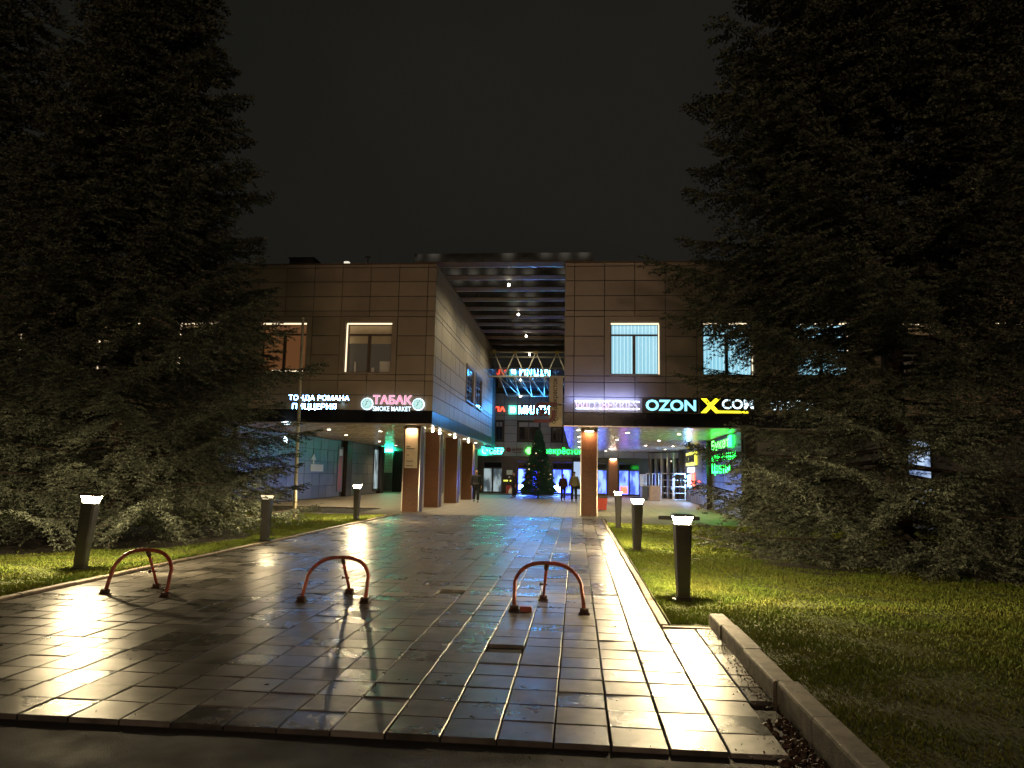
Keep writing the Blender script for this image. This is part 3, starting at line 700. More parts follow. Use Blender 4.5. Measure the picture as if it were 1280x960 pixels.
# ------------------------------------------------------------------ signs
def glow_lamp(x, y, z, e, col):      # LEDs behind the letters, shining on the wall
    l = bpy.data.lights.new('sign_led', 'POINT'); l.energy = e; l.color = col; l.shadow_soft_size = .05
    lo = bpy.data.objects.new('sign_led', l); COL.objects.link(lo); lo.location = (x, y, z)
SF = frame_mx((0, FY, 0), (1, 0, 0), FN)
o = thing('shop_sign', 'white lit Cyrillic lettering of the pizzeria on the left block beside the spruce', 'sign', (-10.5, FY, 4.05))
letters(o, 'ТОНДА РОМАНА', -11.72, -9.20, 4.40, 4.64, SF, 'letter_white', off=.08, bold=-.015)
letters(o, 'ПИЦЦЕРИЯ', -11.55, -9.72, 4.03, 4.30, SF, 'letter_white', off=.08, bold=-.015)
for k in range(3): glow_lamp(-11.2+.85*k, FY-.12, 4.34, .8, (.5, .8, 1.))
MB().box(-11.7, -9.25, FY-.05, FY-.035, 4.33, 4.37).obj('rail', 'frame_dark', o)
o = thing('shop_sign', 'pink tobacco sign with white subtitle between two round emblems near the left corner', 'sign', (-7.4, FY, 4.0))
letters(o, 'ТАБАК', -8.23, -6.62, 4.31, 4.68, SF, 'letter_outline', off=.055, depth=.03, bold=.035, name='letter_halo', back=False)
letters(o, 'ТАБАК', -8.21, -6.64, 4.325, 4.665, SF, 'letter_pink', off=.09, depth=.02, bold=.0)
letters(o, 'SMOKE MARKET', -8.20, -6.64, 4.03, 4.22, SF, 'letter_white_soft', off=.08, bold=.012)
for x in (-8.47, -6.36):
    def disc(r, y0, y1, m, name, par, seg=24):
        rg = [[(x+r*math.cos(2*math.pi*k/seg), yy, 4.32+r*math.sin(2*math.pi*k/seg)) for k in range(seg)] for yy in (y0, y1)]
        return MB().rings(rg).obj(name, m, par)
    e = disc(.245, FY-.06, FY-.02, 'halo_white', 'emblem', o); disc(.225, FY-.09, FY-.062, 'disc_teal', 'emblem_face', e)
    q = MB()
    for k in range(10):
        a = k*.628; q.box(x+.17*math.cos(a)-.012, x+.17*math.cos(a)+.012, FY-.10, FY-.092, 4.32+.17*math.sin(a)-.02, 4.32+.17*math.sin(a)+.02)
    q.tube([(x-.07, FY-.10, 4.25), (x, FY-.10, 4.33), (x-.03, FY-.10, 4.40), (x+.06, FY-.10, 4.42)], .014, 5); q.obj('emblem_drawing', 'box_grey', e)
o = thing('shop_sign', 'pink and violet WILDBERRIES lettering washing the panels blue at the right corner', 'sign', (1.1, FY, 4.1))
MB().box(-.05, 2.42, FY-.045, FY-.03, 4.215, 4.245).box(-.05, 2.42, FY-.045, FY-.03, 4.50, 4.53).obj('light_rail', 'back_glow_blue', o)
letters(o, 'WILDBERRIES', -.11, 2.34, 4.18, 4.55, SF, 'letter_outline', off=.07, depth=.03, bold=.008, name='letter_halo', back=False)
letters(o, 'WILDBERRIES', -.09, 2.32, 4.20, 4.53, SF, ['letter_pink_pale', 'letter_pink_pale', 'letter_violet', 'letter_violet', 'letter_pink_pale', 'letter_pink_pale', 'letter_violet', 'letter_violet', 'letter_violet', 'letter_violet', 'letter_violet'], off=.105, depth=.015, bold=-.022)
l = bpy.data.lights.new('sign_wash', 'AREA'); l.shape = 'RECTANGLE'; l.size = 2.7; l.size_y = .10; l.energy = 26; l.color = (.26, .36, 1.)
lo = bpy.data.objects.new('sign_wash', l); COL.objects.link(lo); lo.location = (1.0, FY-.42, 4.62); lo.rotation_euler = (R_(97), 0, 0)
o = thing('shop_sign', 'pale cyan OZON lettering on a dark board on the right block', 'sign', (3.6, FY, 4.1))
MB().box(2.52, 4.66, FY-.06, FY-.02, 4.09, 4.66).obj('board', 'frame_dark', o)
letters(o, 'OZON', 2.65, 4.58, 4.16, 4.60, SF, 'letter_cyan', off=.07, depth=.04, bold=.03)
o = thing('shop_sign', 'yellow X with white COM letters on a dark board by the right spruce', 'sign', (5.6, FY, 4.1))
MB().box(4.72, 7.0, FY-.06, FY-.02, 4.06, 4.69).obj('board', 'frame_dark', o)
letters(o, 'X', 4.75, 5.52, 4.10, 4.66, SF, 'letter_yellow', off=.07, depth=.04, bold=.05)
letters(o, 'COM', 5.56, 6.75, 4.26, 4.64, SF, 'letter_white_soft', off=.07, depth=.04, bold=.02)
MB().box(5.35, 6.55, FY-.11, FY-.07, 4.11, 4.19).obj('underline', 'letter_yellow', o)
o = thing('shop_sign', 'white shop lettering glowing behind the right spruce', 'sign', (8.2, FY, 4.2))
letters(o, 'SHOP', 7.38, 9.0, 4.24, 4.64, SF, 'letter_white_soft', off=.07, depth=.04, bold=.03)
# rear facade signs
BFm = frame_mx((0, BY+.14, 0), (1, 0, 0), FN)
o = thing('shop_sign', 'white lit МИЛТИ lettering with a teal square emblem above the rear windows', 'sign', (-4, BY, 6.8))
MB().box(-5.55, -4.90, BY-.02, BY+.06, 6.42, 7.15).obj('emblem', 'emblem_teal', o)
MB().box(-5.38, -5.28, BY-.05, BY-.022, 6.58, 6.98).box(-5.16, -5.06, BY-.05, BY-.022, 6.58, 6.98).box(-5.28, -5.16, BY-.05, BY-.022, 6.74, 6.84).obj('emblem_mark', 'letter_white', o)
letters(o, 'МИЛТИ', -4.72, -2.25, 6.48, 7.12, BFm, 'letter_blue_white', off=.08, depth=.06, bold=-.008)
o = thing('shop_sign', 'small red lit lettering at the left end of the rear facade beside the side wall', 'sign', (-6.9, BY, 6.7))
letters(o, 'ШКОЛА', -8.35, -5.82, 6.62, 7.05, BFm, 'letter_red', off=.08, depth=.05, bold=.03)
o = thing('shop_sign', 'teal green СБЕР lettering with a ring emblem above the left rear door', 'sign', (-6.8, BY, 3.4))
q = MB(); q.tube([(-7.42+.2*math.cos(k*.33), BY-.0, 3.42+.2*math.sin(k*.33)) for k in range(17)], .045, 6); q.obj('emblem', 'letter_teal', o, True)
letters(o, 'СБЕР', -7.05, -5.90, 3.20, 3.68, BFm, 'letter_teal', off=.10, depth=.05, bold=0.)
o = thing('shop_sign', 'unlit maroon lettering between the two green signs of the rear facade', 'sign', (-5.0, BY, 3.5))
q = MB().lathe([(.01, 0), (.2, .0), (.2, .04), (.01, .04)], 0, 0, 14); q.obj('emblem', 'maroon', o, mx=Matrix.Translation((-5.50, BY+.05, 3.55)) @ Matrix.Rotation(R_(90), 4, 'X'))
letters(o, 'МАРКЕТ', -5.2, -4.32, 3.44, 3.70, BFm, 'maroon', off=.06, depth=.04, bold=.02, split=False)
MB().box(-5.2, -4.35, BY+.03, BY+.07, 3.33, 3.37).obj('underline', 'maroon', o)
o = thing('shop_sign', 'bright green Перекрёсток lettering behind the christmas tree', 'sign', (-1.8, BY, 3.4))
for dx, dz in ((-.15, .0), (.15, .0), (0, .15), (0, -.15)):
    MB().lathe([(.01, 0), (.13, 0), (.13, .05), (.01, .05)], 0, 0, 12).obj('clover_leaf', 'letter_green_pale', o, mx=Matrix.Translation((-3.86+dx, BY+.05, 3.5+dz)) @ Matrix.Rotation(R_(90), 4, 'X'))
letters(o, 'Перекрёсток', -3.45, .45, 3.16, 3.78, BFm, 'letter_green', off=.10, depth=.05, bold=0.)
# signs on the right side wall
def wall_sign(nm, lab, items, board=None):
    o = thing(nm, lab, 'sign', tuple(A2+U2*items[0][1]+N2*.1))
    if board:
        q = MB(); fbox(q, Fs, board[0], board[1], board[2], board[3], .04, .16); q.obj('board', board[4], o)
    for wd, u0, u1, z0, z1, m_ in items: letters(o, wd, u0, u1, z0, z1, Fs, m_, off=.165 if board else .08, depth=.04, bold=.03)
    return o
wall_sign('shop_sign', 'yellow lit box sign with dark letters on the right side wall', [('НОВАЯ', 4.6, 9.4, 2.55, 3.05, 'ink')], (4.2, 9.8, 2.38, 3.22, 'sign_yellow_box'))
o = wall_sign('shop_sign', 'green neon flower shop lettering in three lines on the right side wall', [('Букет', 16.9, 22.6, 2.85, 3.45, 'letter_green_pale'), ('магазин', 17.0, 24.2, 2.42, 2.72, 'letter_green'), ('Цветы', 16.9, 22.6, 1.75, 2.32, 'letter_green')])
q = MB(); fbox(q, Fs, 22.3, 23.0, 2.95, 3.45, .08, .12); q.obj('leaf_emblem', 'letter_green', o)
o = thing('shop_sign', 'small white light box under the yellow sign on the right side wall', 'sign', tuple(A2+U2*6))
q = MB(); fbox(q, Fs, 4.6, 8.2, 1.95, 2.25, .04, .12); q.obj('face', 'halo_white', o)
o = thing('neon_sign', 'red and white neon sign low on the right side wall', 'sign', tuple(A2+U2*7))
q = MB(); fbox(q, Fs, 4.4, 6.0, .95, 1.75, .04, .10); q.obj('face', 'letter_white', o)
q = MB(); fbox(q, Fs, 6.4, 7.6, 1.1, 1.9, .04, .10); fbox(q, Fs, 8.0, 8.4, .9, 1.9, .04, .09); fbox(q, Fs, 9.4, 11.2, 1.35, 1.42, .04, .08); q.obj('bars', 'letter_red', o)
# vertical cream sign at the right corner and the maroon emblem in front of it
o = thing('vertical_sign', 'tall cream sign with the word перекресток reading upward at the passage corner', 'sign', (-.84, 28.1, 3.5))
MB().box(-1.10, -.575, 28.06, 28.16, 3.48, 5.46).obj('board', 'sign_cream', o)
Fv = Matrix.Translation((-.84+.10, 28.06, 3.90)) @ Matrix(((0, -1, 0, 0), (0, 0, -1, 0), (1, 0, 0, 0), (0, 0, 0, 1)))
letters(o, 'перекресток', 0, 1.50, -.0, .20, Fv, 'ink', off=.002, depth=.006, bold=.01)
q = MB()
for dx, dz in ((-.02, 3.66), (.06, 3.78)): q.tube([(-.88+dx+.06*math.cos(k*.628), 28.055, dz+.06*math.sin(k*.628)) for k in range(10)], .010, 5, True)
q.obj('ring_emblem', 'ink', o); MB().box(-.60, -.52, 28.10, FY+.02, 4.4, 4.46).box(-.60, -.52, 28.10, FY+.02, 5.2, 5.26).obj('bracket', 'frame_dark', o)
o = thing('emblem_sign', 'maroon rounded emblem with a K hanging beside the cream sign', 'sign', (-1.2, 27.9, 3.6))
def band(pts, wd, m, par, nm):
    rg = [[(x, 27.86, z) , (x, 27.95, z)] for x, z in pts]
    q = MB(); n = len(pts)
    for i in range(n-1):
        (x0, z0), (x1, z1) = pts[i], pts[i+1]; d = Vector((x1-x0, z1-z0)).normalized(); nn = Vector((-d.y, d.x))*wd/2
        q.add([(x0-nn.x, 27.86, z0-nn.y), (x0+nn.x, 27.86, z0+nn.y), (x1+nn.x, 27.86, z1+nn.y), (x1-nn.x, 27.86, z1-nn.y), (x0-nn.x, 27.95, z0-nn.y), (x0+nn.x, 27.95, z0+nn.y), (x1+nn.x, 27.95, z1+nn.y), (x1-nn.x, 27.95, z1-nn.y)],
              [(0, 1, 2, 3), (7, 6, 5, 4), (0, 4, 5, 1), (1, 5, 6, 2), (2, 6, 7, 3), (3, 7, 4, 0)])
    return q.obj(nm, m, par)
band([(-1.62, 3.86), (-1.62, 4.16), (-1.58, 4.28), (-1.48, 4.34), (-.80, 4.34)], .135, 'maroon', o, 'upper_band')
band([(-1.66, 3.68), (-1.10, 3.68), (-.98, 3.73), (-.92, 3.83), (-.92, 4.10)], .135, 'maroon', o, 'lower_band')
band([(-1.40, 3.88), (-1.40, 4.14)], .085, 'maroon', o, 'letter_stroke'); band([(-1.38, 4.0), (-1.16, 4.14)], .085, 'maroon', o, 'letter_stroke'); band([(-1.34, 4.02), (-1.14, 3.88)], .085, 'maroon', o, 'letter_stroke')
MB().box(-.80, -.60, 27.93, 28.06, 4.31, 4.36).obj('bracket', 'frame_dark', o)
# directory plate on the first left pillar
o = thing('directory_sign', 'tall cream tenant board lit from above on the first left pillar', 'sign', (-6.8, 29.3, 1.8))
MB().box(-7.06, -6.54, 29.27, 29.345, 1.78, 3.42).obj('board', 'sign_cream', o)
q = MB()
for z, wd in ((2.66, .16), (2.56, .34), (2.30, .12), (2.05, .30), (1.86, .30)): q.box(-7.0, -7.0+wd, 29.262, 29.27, z, z+.025)
q.obj('print', 'ink', o)
# arrow sign on the dark tiled wall
o = thing('direction_sign', 'white arrow above a small white plate on the dark tiled left wall', 'sign', (WX+.03, 39.7, 1.6))
q = MB(); x = WX+.04
q.box(x, x+.02, 39.6, 39.8, 1.75, 2.2).add([(x, 39.3, 2.2), (x, 40.1, 2.2), (x, 39.7, 2.55), (x+.02, 39.3, 2.2), (x+.02, 40.1, 2.2), (x+.02, 39.7, 2.55)], [(0, 1, 2), (5, 4, 3), (0, 3, 4, 1), (1, 4, 5, 2), (2, 5, 3, 0)]); q.obj('arrow', 'white_paint', o)
MB().box(x, x+.02, 39.3, 41.3, 1.55, 1.95).obj('plate', 'white_paint', o)
# vertical banner at the pilaster
o = thing('banner', 'tall narrow red and white banner before the dark pilaster on the left wall', 'sign', (WX+.1, 44.5, .2))
MB().box(WX+.02, WX+.05, 43.9, 44.9, .3, 3.1).obj('board', 'wall_tile_dark', o)
q = MB()
for k in range(18): q.box(WX+.052, WX+.06, 44.05+.12*(k % 3), 44.35+.14*(k % 3), .45+k*.115, .53+k*.115)
q.obj('print', 'letter_pink', o).data.materials[0] = M['bin_red']
MB().box(WX+.052, WX+.062, 44.1, 44.7, 2.55, 2.95).obj('print', 'white_paint', o)
# notices by the rear doors
o = thing('notice_board', 'white notice and small yellow plates beside the left rear door', 'sign', (-5.4, BY, 1.5))
MB().box(-5.62, -5.14, BY-.03, BY-.005, 1.55, 1.92).box(-5.45, -5.32, BY-.03, BY-.005, 1.30, 1.42).obj('notice', 'white_paint', o)
MB().box(-5.85, -5.50, BY-.03, BY-.005, 1.02, 1.14).box(-5.35, -5.10, BY-.03, BY-.005, 1.02, 1.14).obj('plate', 'sign_yellow_box', o)
o = thing('fire_box', 'dark red cabinet low on the wall beside the left rear door', 'box', (-5.4, BY, .1))
MB().box(-5.62, -5.12, BY-.22, BY-.01, .08, .72).obj('cabinet', 'bin_red', o); MB().box(-5.60, -5.14, BY-.235, BY-.22, .12, .68).obj('door', 'bin_red', o)
# cool lamps left by the spruce
o = thing('wall_lamp', 'bluish white hanging lamp under the left soffit beside the spruce', 'lamp', (-11.7, 28.2, 3.2))
MB().lathe([(.01, 3.42), (.14, 3.45), (.20, 3.52), (.01, 3.56)], -11.7, 28.15, 14).obj('shade', 'cool_lamp', o, True)
MB().lathe([(.01, 2.65), (.08, 2.68), (.10, 2.78), (.05, 2.92), (.01, 2.95)], -11.72, 28.15, 12).obj('bulb', 'cool_lamp', o, True)
MB().tube([(-11.72, 28.15, 2.94), (-11.72, 28.15, 3.44)], .012, 6).obj('cable', 'frame_dark', o)

# ------------------------------------------------------------------ roof beams over the passage
cn = thing('roof_louvre', 'row of wide mirror faced beams spanning the passage at roof height', 'canopy', (-3.1, 38, 10.2))
for k in range(11):
    y = FY+.02+1.99*k; a, b = (-6.75, .62) if k == 0 else (-5.95, -.40)
    bm_ = MB().box(a, b, y, y+.70, 10.20, 10.23).box(a, b, y+.67, y+.70, 10.23, 10.56).obj('beam', 'beam_brown', cn)
    nseg = 5
    for s_ in range(nseg):
        u0 = a+(b-a)*s_/nseg; u1 = a+(b-a)*(s_+1)/nseg
        MB().box(u0+.006, u1-.006, y-.004, y+.02, 10.24, 10.58).obj('mirror_panel', 'beam_mirror', bm_, mx=Matrix.Translation((0, 0, 0)))
    MB().box(a, b, y+.66, y+.72, 10.19, 10.198).obj('edge_trim', 'steel_trim', bm_)
for x, y in ((-3.1, 31.3), (-3.15, 37.3), (-3.15, 43.3)):
    o = MB().tube([(x, y, 10.2), (x, y, 10.08)], .03, 8).obj('spotlight', 'frame_dark', cn)
    MB().lathe([(.01, 9.95), (.045, 9.97), (.06, 10.01), (.045, 10.06), (.01, 10.08)], x, y, 12).obj('bulb', 'lamp_spot', o, True)
    l = bpy.data.lights.new('spotlight_beam', 'SPOT'); l.energy = 420; l.color = (1, .84, .56); l.spot_size = R_(165); l.spot_blend = .6; l.shadow_soft_size = .08
    lo = bpy.data.objects.new('spotlight_beam', l); COL.objects.link(lo); lo.location = (x, y, 9.88)
# glass canopy and space frame
gc = thing('glass_canopy', 'white tubular space frame carrying a blue glass canopy at the end of the passage', 'canopy', (-3.2, 50, 8))
x0, x1, ya, yb = -5.75, -.57, 45.8, 56.6; zt, zb = 9.45, 7.85
for nm, p in (('top_chord', [(x0, ya, zt), (x1, ya, zt)]), ('bottom_chord', [(x0, ya, zb), (x1, ya, zb)]), ('top_chord', [(x0, ya+.5, zt-.25), (x1, ya+.5, zt-.25)]), ('bottom_chord', [(x0, yb, zb-.05), (x1, yb, zb-.05)])): MB().tube(p, .055, 8).obj(nm, 'truss_white', gc, True)
nb = 4; st = 1.36
for k in range(nb+1):
    xt = x0+.35+st*k
    for s_ in (-1, 1):
        xb = xt+s_*st/2
        if x0 < xb < x1 and xt < x1: MB().tube([(xt, ya, zt), (xb, ya, zb)], .038, 6).obj('diagonal', 'truss_white', gc, True)
    if xt < x1: MB().box(xt-.11, xt+.11, ya-.1, ya+.1, zt-.1, zt+.08).obj('node', 'node_yellow', gc)
for k in range(6):
    xt = x0+.2+.98*k
    for s_ in (-1, 1):
        xb = xt+s_*.49
        if x0 < xb < x1 and xt < x1: MB().tube([(xt, yb, zb-.05), (xb, ya+.06, zb)], .035, 6).obj('diagonal', 'truss_white', gc, True)
for k in range(6):
    a, b = x0+.05+(x1-x0-.1)*k/6, x0+.05+(x1-x0-.1)*(k+1)/6
    for y0, y1 in ((ya+.3, 50), (50.05, 54), (54.05, 58.1)):
        MB().box(a+.015, b-.015, y0, y1-.02, 8.36, 8.38).obj('pane', 'glass_canopy', gc)
    if k: MB().box(a-.012, a+.012, ya+.3, 58.1, 8.345, 8.41).obj('glazing_bar', 'truss_white', gc)
MB().box(x0, x1, ya+.25, 58.15, 8.40, 8.43).box(x0, x1, 58.05, 58.16, 8.2, 8.42).obj('canopy_deck', 'frame_dark', gc)
MB().lathe([(.01, 7.62), (.05, 7.66), (.05, 7.72), (.01, 7.76)], -4.5, 56.4, 10).obj('bulb', 'lamp_spot', gc, True)
MB().lathe([(.01, 9.2), (.05, 9.24), (.05, 9.3), (.01, 9.34)], -3.1, 45.7, 10).obj('bulb', 'lamp_spot', gc, True)
# closing roof behind the beams at the rear
MB().box(-5.7, -.6, 49.2, 49.4, 10.0, 10.6).obj('fascia', 'beam_brown', cn)
MB().box(-7, 6, 58.2, 64, 8.3, 8.6).obj('roof', 'beam_brown', rear)
mb = MB()
for k in range(5): mb.box(-5.7+k*1.1, -4.75+k*1.1, 58.25, 58.3, 8.7, 9.9)
MB().box(-6.5, 5, 58.35, 60, 8.6, 10.3).obj('upper_wall', 'facade_back', rear); mb.obj('upper_window', 'interior_dark_teal', rear)

# roof clutter
o = thing('roof_vent', 'low dark vent box on the left roof', 'vent', (-12.8, 32, 10.1)); MB().box(-13.45, -12.3, 31.6, 32.4, 11.0, 11.42).box(-13.2, -13.1, 31.9, 32.1, 10.0, 11.0).box(-12.6, -12.5, 31.9, 32.1, 10.0, 11.0).obj('casing', 'core', o)
MB().box(-13.5, -12.25, 31.55, 32.45, 11.42, 11.46).obj('lid', 'frame_dark', o)
o = thing('mast', 'short thin mast with a crossbar on the left roof', 'antenna', (-9.82, 32, 10.1)); MB().tube([(-9.82, 32, 10), (-9.82, 32, 11.6)], .025, 6).obj('pole', 'frame_dark', o); MB().box(-9.95, -9.69, 31.98, 32.02, 11.56, 11.62).obj('crossbar', 'frame_dark', o)
o = thing('distant_lamp', 'pale distant lamp glowing just above the left roof line', 'lamp', (-20.6, 60, 0)); MB().tube([(-20.3, 60, 0), (-20.3, 60, 19.6)], .12, 8).obj('pole', 'core', o); MB().box(-20.50, -20.08, 59.8, 60.2, 19.62, 19.86).obj('head', 'far_window', o)

# ------------------------------------------------------------------ street lamps on the road behind the viewer (they light the facade)
def street_lamp(x, y, lab):
    o = thing('street_lamp', lab, 'street lamp', (x, y, 0), group=None)
    MB().tube([(x, y, -.05), (x, y, 6), (x, y, 15)], [.14, .10, .07], 10).obj('pole', 'pole_white', o, True)
    MB().tube([(x, y, 14.9), (x, y+.9, 15.4), (x, y+2.0, 15.5)], .05, 8).obj('arm', 'pole_white', o, True)
    h = MB().box(x-.18, x+.18, y+1.8, y+2.6, 15.46, 15.60).obj('head', 'cap_metal', o); MB().box(x-.14, x+.14, y+1.9, y+2.5, 15.44, 15.455).obj('lens', 'street_glow', h)
    l = bpy.data.lights.new('street_lamp_light', 'POINT'); l.energy = P_STREET; l.color = (1., .64, .40); l.shadow_soft_size = .9
    lo = bpy.data.objects.new('street_lamp_light', l); COL.objects.link(lo); lo.location = (x, y+2.2, 15.1)
street_lamp(-1.5, -46, 'tall street lamp with a warm head on the road behind, left of the pair')
street_lamp(5.5, -48, 'tall street lamp with a warm head on the road behind, right of the pair')
# apartment block across that road, seen only in the mirror faces of the beams
ap = thing('apartment_building', 'tall apartment block across the road with some windows lit', 'building', (-5, -85, 0))
MB().box(-50, 40, -100, -80, 0, 60).obj('wall', 'concrete_far', ap)
fmesh = MB().box(-.8, .8, 0, .1, 0, 1.5).mesh('window', 'far_window'); dmesh = MB().box(-.8, .8, 0, .1, 0, 1.5).mesh('window', 'window_glass')
wa = MB(); wb = MB()
for i in range(24):
    for j in range(19):
        (wa if rnd.random() < .5 else wb).box(-48+i*3.7, -46.2+i*3.7, -79.99, -79.9, 2+j*3, 3.6+j*3)
wa.obj('lit_windows', 'far_window', ap, kind='stuff'); wb.obj('dark_windows', 'window_glass', ap, kind='stuff')

# ------------------------------------------------------------------ bollard lamps
def make_bollard():
    o = thing('bollard_lamp', '', 'bollard lamp')
    def sq(h_, z, c=.25): 
        k = h_*c; return [(-h_+k, -h_, z), (h_-k, -h_, z), (h_, -h_+k, z), (h_, h_-k, z), (h_-k, h_, z), (-h_+k, h_, z), (-h_, h_-k, z), (-h_, -h_+k, z)]
    MB().rings([sq(.078, .04), sq(.092, .5), sq(.108, .985), sq(.115, .99), sq(.115, 1.0)]).obj('post', 'black_metal', o)
    MB().rings([sq(.14, 0, .5), sq(.14, .02, .5), sq(.095, .035, .3), sq(.095, .06, .3)]).obj('base_plate', 'black_metal', o)
    for a in range(4): MB().lathe([(.016, .018), (.016, .045), (.006, .05)], .115*math.cos(a*1.571+.785), .115*math.sin(a*1.571+.785), 6).obj('bolt', 'rust_dark', o)
    MB().rings([sq(.086, 1.002, .2), sq(.120, 1.10, .2)]).obj('lens', 'bollard_light', o)
    MB().rings([sq(.138, 1.101, .2), sq(.138, 1.120, .2), sq(.12, 1.132, .2)]).obj('cap', 'cap_metal', o)
    return o
b0 = make_bollard(); first = True
for x, y, h_, tx, ty, rz, lab in (
        (1.41, 9.95, 1.0, 0, 0, .1, 'black bollard lamp nearest the viewer on the right lawn'),
        (1.32, 16.25, 1.02, .4, .6, .2, 'middle black bollard lamp of the three on the right lawn'),
        (1.29, 22.9, 1.03, -.3, 0, 0, 'farthest black bollard lamp of the three on the right lawn'),
        (-7.67, 10.8, 1.05, 0, 4.2, .15, 'leaning black bollard lamp in front of the left spruce'),
        (-7.05, 16.1, .94, 0, .5, 0, 'black bollard lamp with its head among the left spruce branches'),
        (-7.22, 23.5, 1.06, .3, 0, .1, 'black bollard lamp on the left lawn near the pillars')):
    c = b0 if first else copy_thing(b0); first = False
    if 'among' in lab:      # this lamp is weaker
        ln_ = [q for q in c.children if q.name.startswith('lens')][0]; ln_.data = ln_.data.copy(); ln_.data.materials.clear(); ln_.data.materials.append(M['bollard_weak'])
    for k in range(4):      # the lamp head throws its light outward and down
        az = k*1.571+.785; l = bpy.data.lights.new('bollard_beam', 'SPOT'); l.energy = P_BOLLARD*(.22 if 'among' in lab else 1.); l.color = (1., .77, .42); l.spot_size = R_(112); l.spot_blend = .32; l.shadow_soft_size = .045
        lo = bpy.data.objects.new('bollard_beam', l); COL.objects.link(lo); lo.location = (x+.155*math.cos(az)+math.sin(R_(ty))*1.05, y+.155*math.sin(az)-math.sin(R_(tx))*1.05, 1.055*h_)
        lo.rotation_euler = Vector((math.cos(az), math.sin(az), -.55)).to_track_quat('-Z', 'Y').to_euler()
    c.location = (x, y, 0); c.rotation_euler = (R_(tx), R_(ty), rz); c.scale = (1, 1, h_); c['label'] = lab; c['group'] = 'bollard lamps along the path'

# ------------------------------------------------------------------ red parking hoops
def hoop(label, A, B, C_, H_, lean=0.):
    A, B, C_ = Vector((*A, 0)), Vector((*B, 0)), Vector((*C_, 0)); mid = (A+B)/2
    o = thing('parking_hoop', label, 'parking barrier', tuple(mid), group='red steel hoops across the path')
    U_ = (B-A); Wd = U_.length; U_.normalize(); back = (C_-mid)
    pts = []
    for k in range(25):
        t = k/24; a = math.pi*t
        cx = -math.copysign(abs(math.cos(a))**.80, math.cos(a))*Wd/2*(1.04 if .1 < t < .9 else 1.0); cz = math.sin(a)**.62*H_
        pts.append(mid+U_*cx+back*(cz/H_)*.42+Vector((0, 0, .03+cz)))
    MB().tube(pts, .024, 10).obj('arch', 'rust_red', o, True)
    top = pts[12]; foot = C_+Vector((0, 0, .05)); jt = top+(foot-top)*.16
    MB().tube([top, foot], .019, 8).obj('strut', 'rust_red', o, True)
    MB().tube([top+Vector((0, 0, .0)), jt], .030, 8).obj('sleeve', 'rust_dark', o, True)
    d = (foot-top); p = top+d*.62
    MB().tube([p-U_*.055, p+U_*.035], .012, 6).tube([p-U_*.065, p-U_*.05], .024, 6).obj('lock_pin', 'rust_dark', o, True)
    for P in (A, B, C_):
        f = MB().cbox(P.x-.065, P.x+.065, P.y-.05, P.y+.05, 0, .016, .004).tube([P+Vector((-.05, 0, .04)), P+Vector((.05, 0, .04))], .030, 8).obj('foot', 'rust_dark', o)
        for sx in (-1, 1): MB().lathe([(.014, .01), (.014, .032), (.004, .036)], P.x+sx*.045, P.y-.03, 6).obj('bolt', 'rust_dark', f)
    return o
hoop('bright red steel hoop barrier beside the leaning bollard lamp', (-5.97, 8.93), (-5.12, 8.86), (-5.62, 9.50), .515)
hoop('rusty red steel hoop barrier standing in the middle of the path', (-3.38, 8.90), (-2.60, 8.98), (-3.00, 9.62), .485)
o = hoop('dark rusty hoop barrier right on the path with a brick at its foot', (-.73, 8.81), (.10, 8.77), (-.42, 9.59), .505)
o = thing('loose_brick', 'short orange brick lying at the foot of the right hoop barrier', 'brick', (-.60, 8.82, 0)); MB().cbox(-.66, -.52, 8.77, 8.85, .002, .062, .008).obj('block', 'rust_red', o)

# ------------------------------------------------------------------ flagpole, bin, fence, kerb bar
o = thing('flagpole', 'thin pale pole standing on the left lawn beside the spruce', 'pole', (-9.38, 23.45, 0))
MB().tube([(-9.30, 23.45, 0), (-9.34, 23.45, 3.4), (-9.38, 23.45, 6.75)], [.062, .055, .045], 12).obj('shaft', 'pole_white', o, True)
MB().lathe([(.09, .0), (.09, .03), (.065, .05)], -9.30, 23.45, 12).obj('collar', 'pole_white', o); MB().lathe([(.05, 6.75), (.055, 6.78), (.01, 6.82)], -9.38, 23.45, 12).obj('finial', 'pole_white', o)
o = thing('litter_bin', 'red litter bin with a dark lid half hidden by the right pillar', 'bin', (1.15, 34.6, 0))
MB().rings([[(1.15+sx*.24, 34.6+sy*.2, .03) for sx, sy in ((-1, -1), (1, -1), (1, 1), (-1, 1))], [(1.15+sx*.29, 34.6+sy*.24, .58) for sx, sy in ((-1, -1), (1, -1), (1, 1), (-1, 1))]]).obj('body', 'bin_red', o)
MB().rings([[(1.15+sx*.30, 34.6+sy*.25, .585) for sx, sy in ((-1, -1), (1, -1), (1, 1), (-1, 1))], [(1.15+sx*.29, 34.6+sy*.24, .70) for sx, sy in ((-1, -1), (1, -1), (1, 1), (-1, 1))], [(1.15+sx*.18, 34.6+sy*.14, .79) for sx, sy in ((-1, -1), (1, -1), (1, 1), (-1, 1))]]).obj('lid', 'bin_lid', o)
o = thing('railing', 'white tubular railing with two gate panels at the far right under the block', 'railing', (6.3, 50.5, 0))
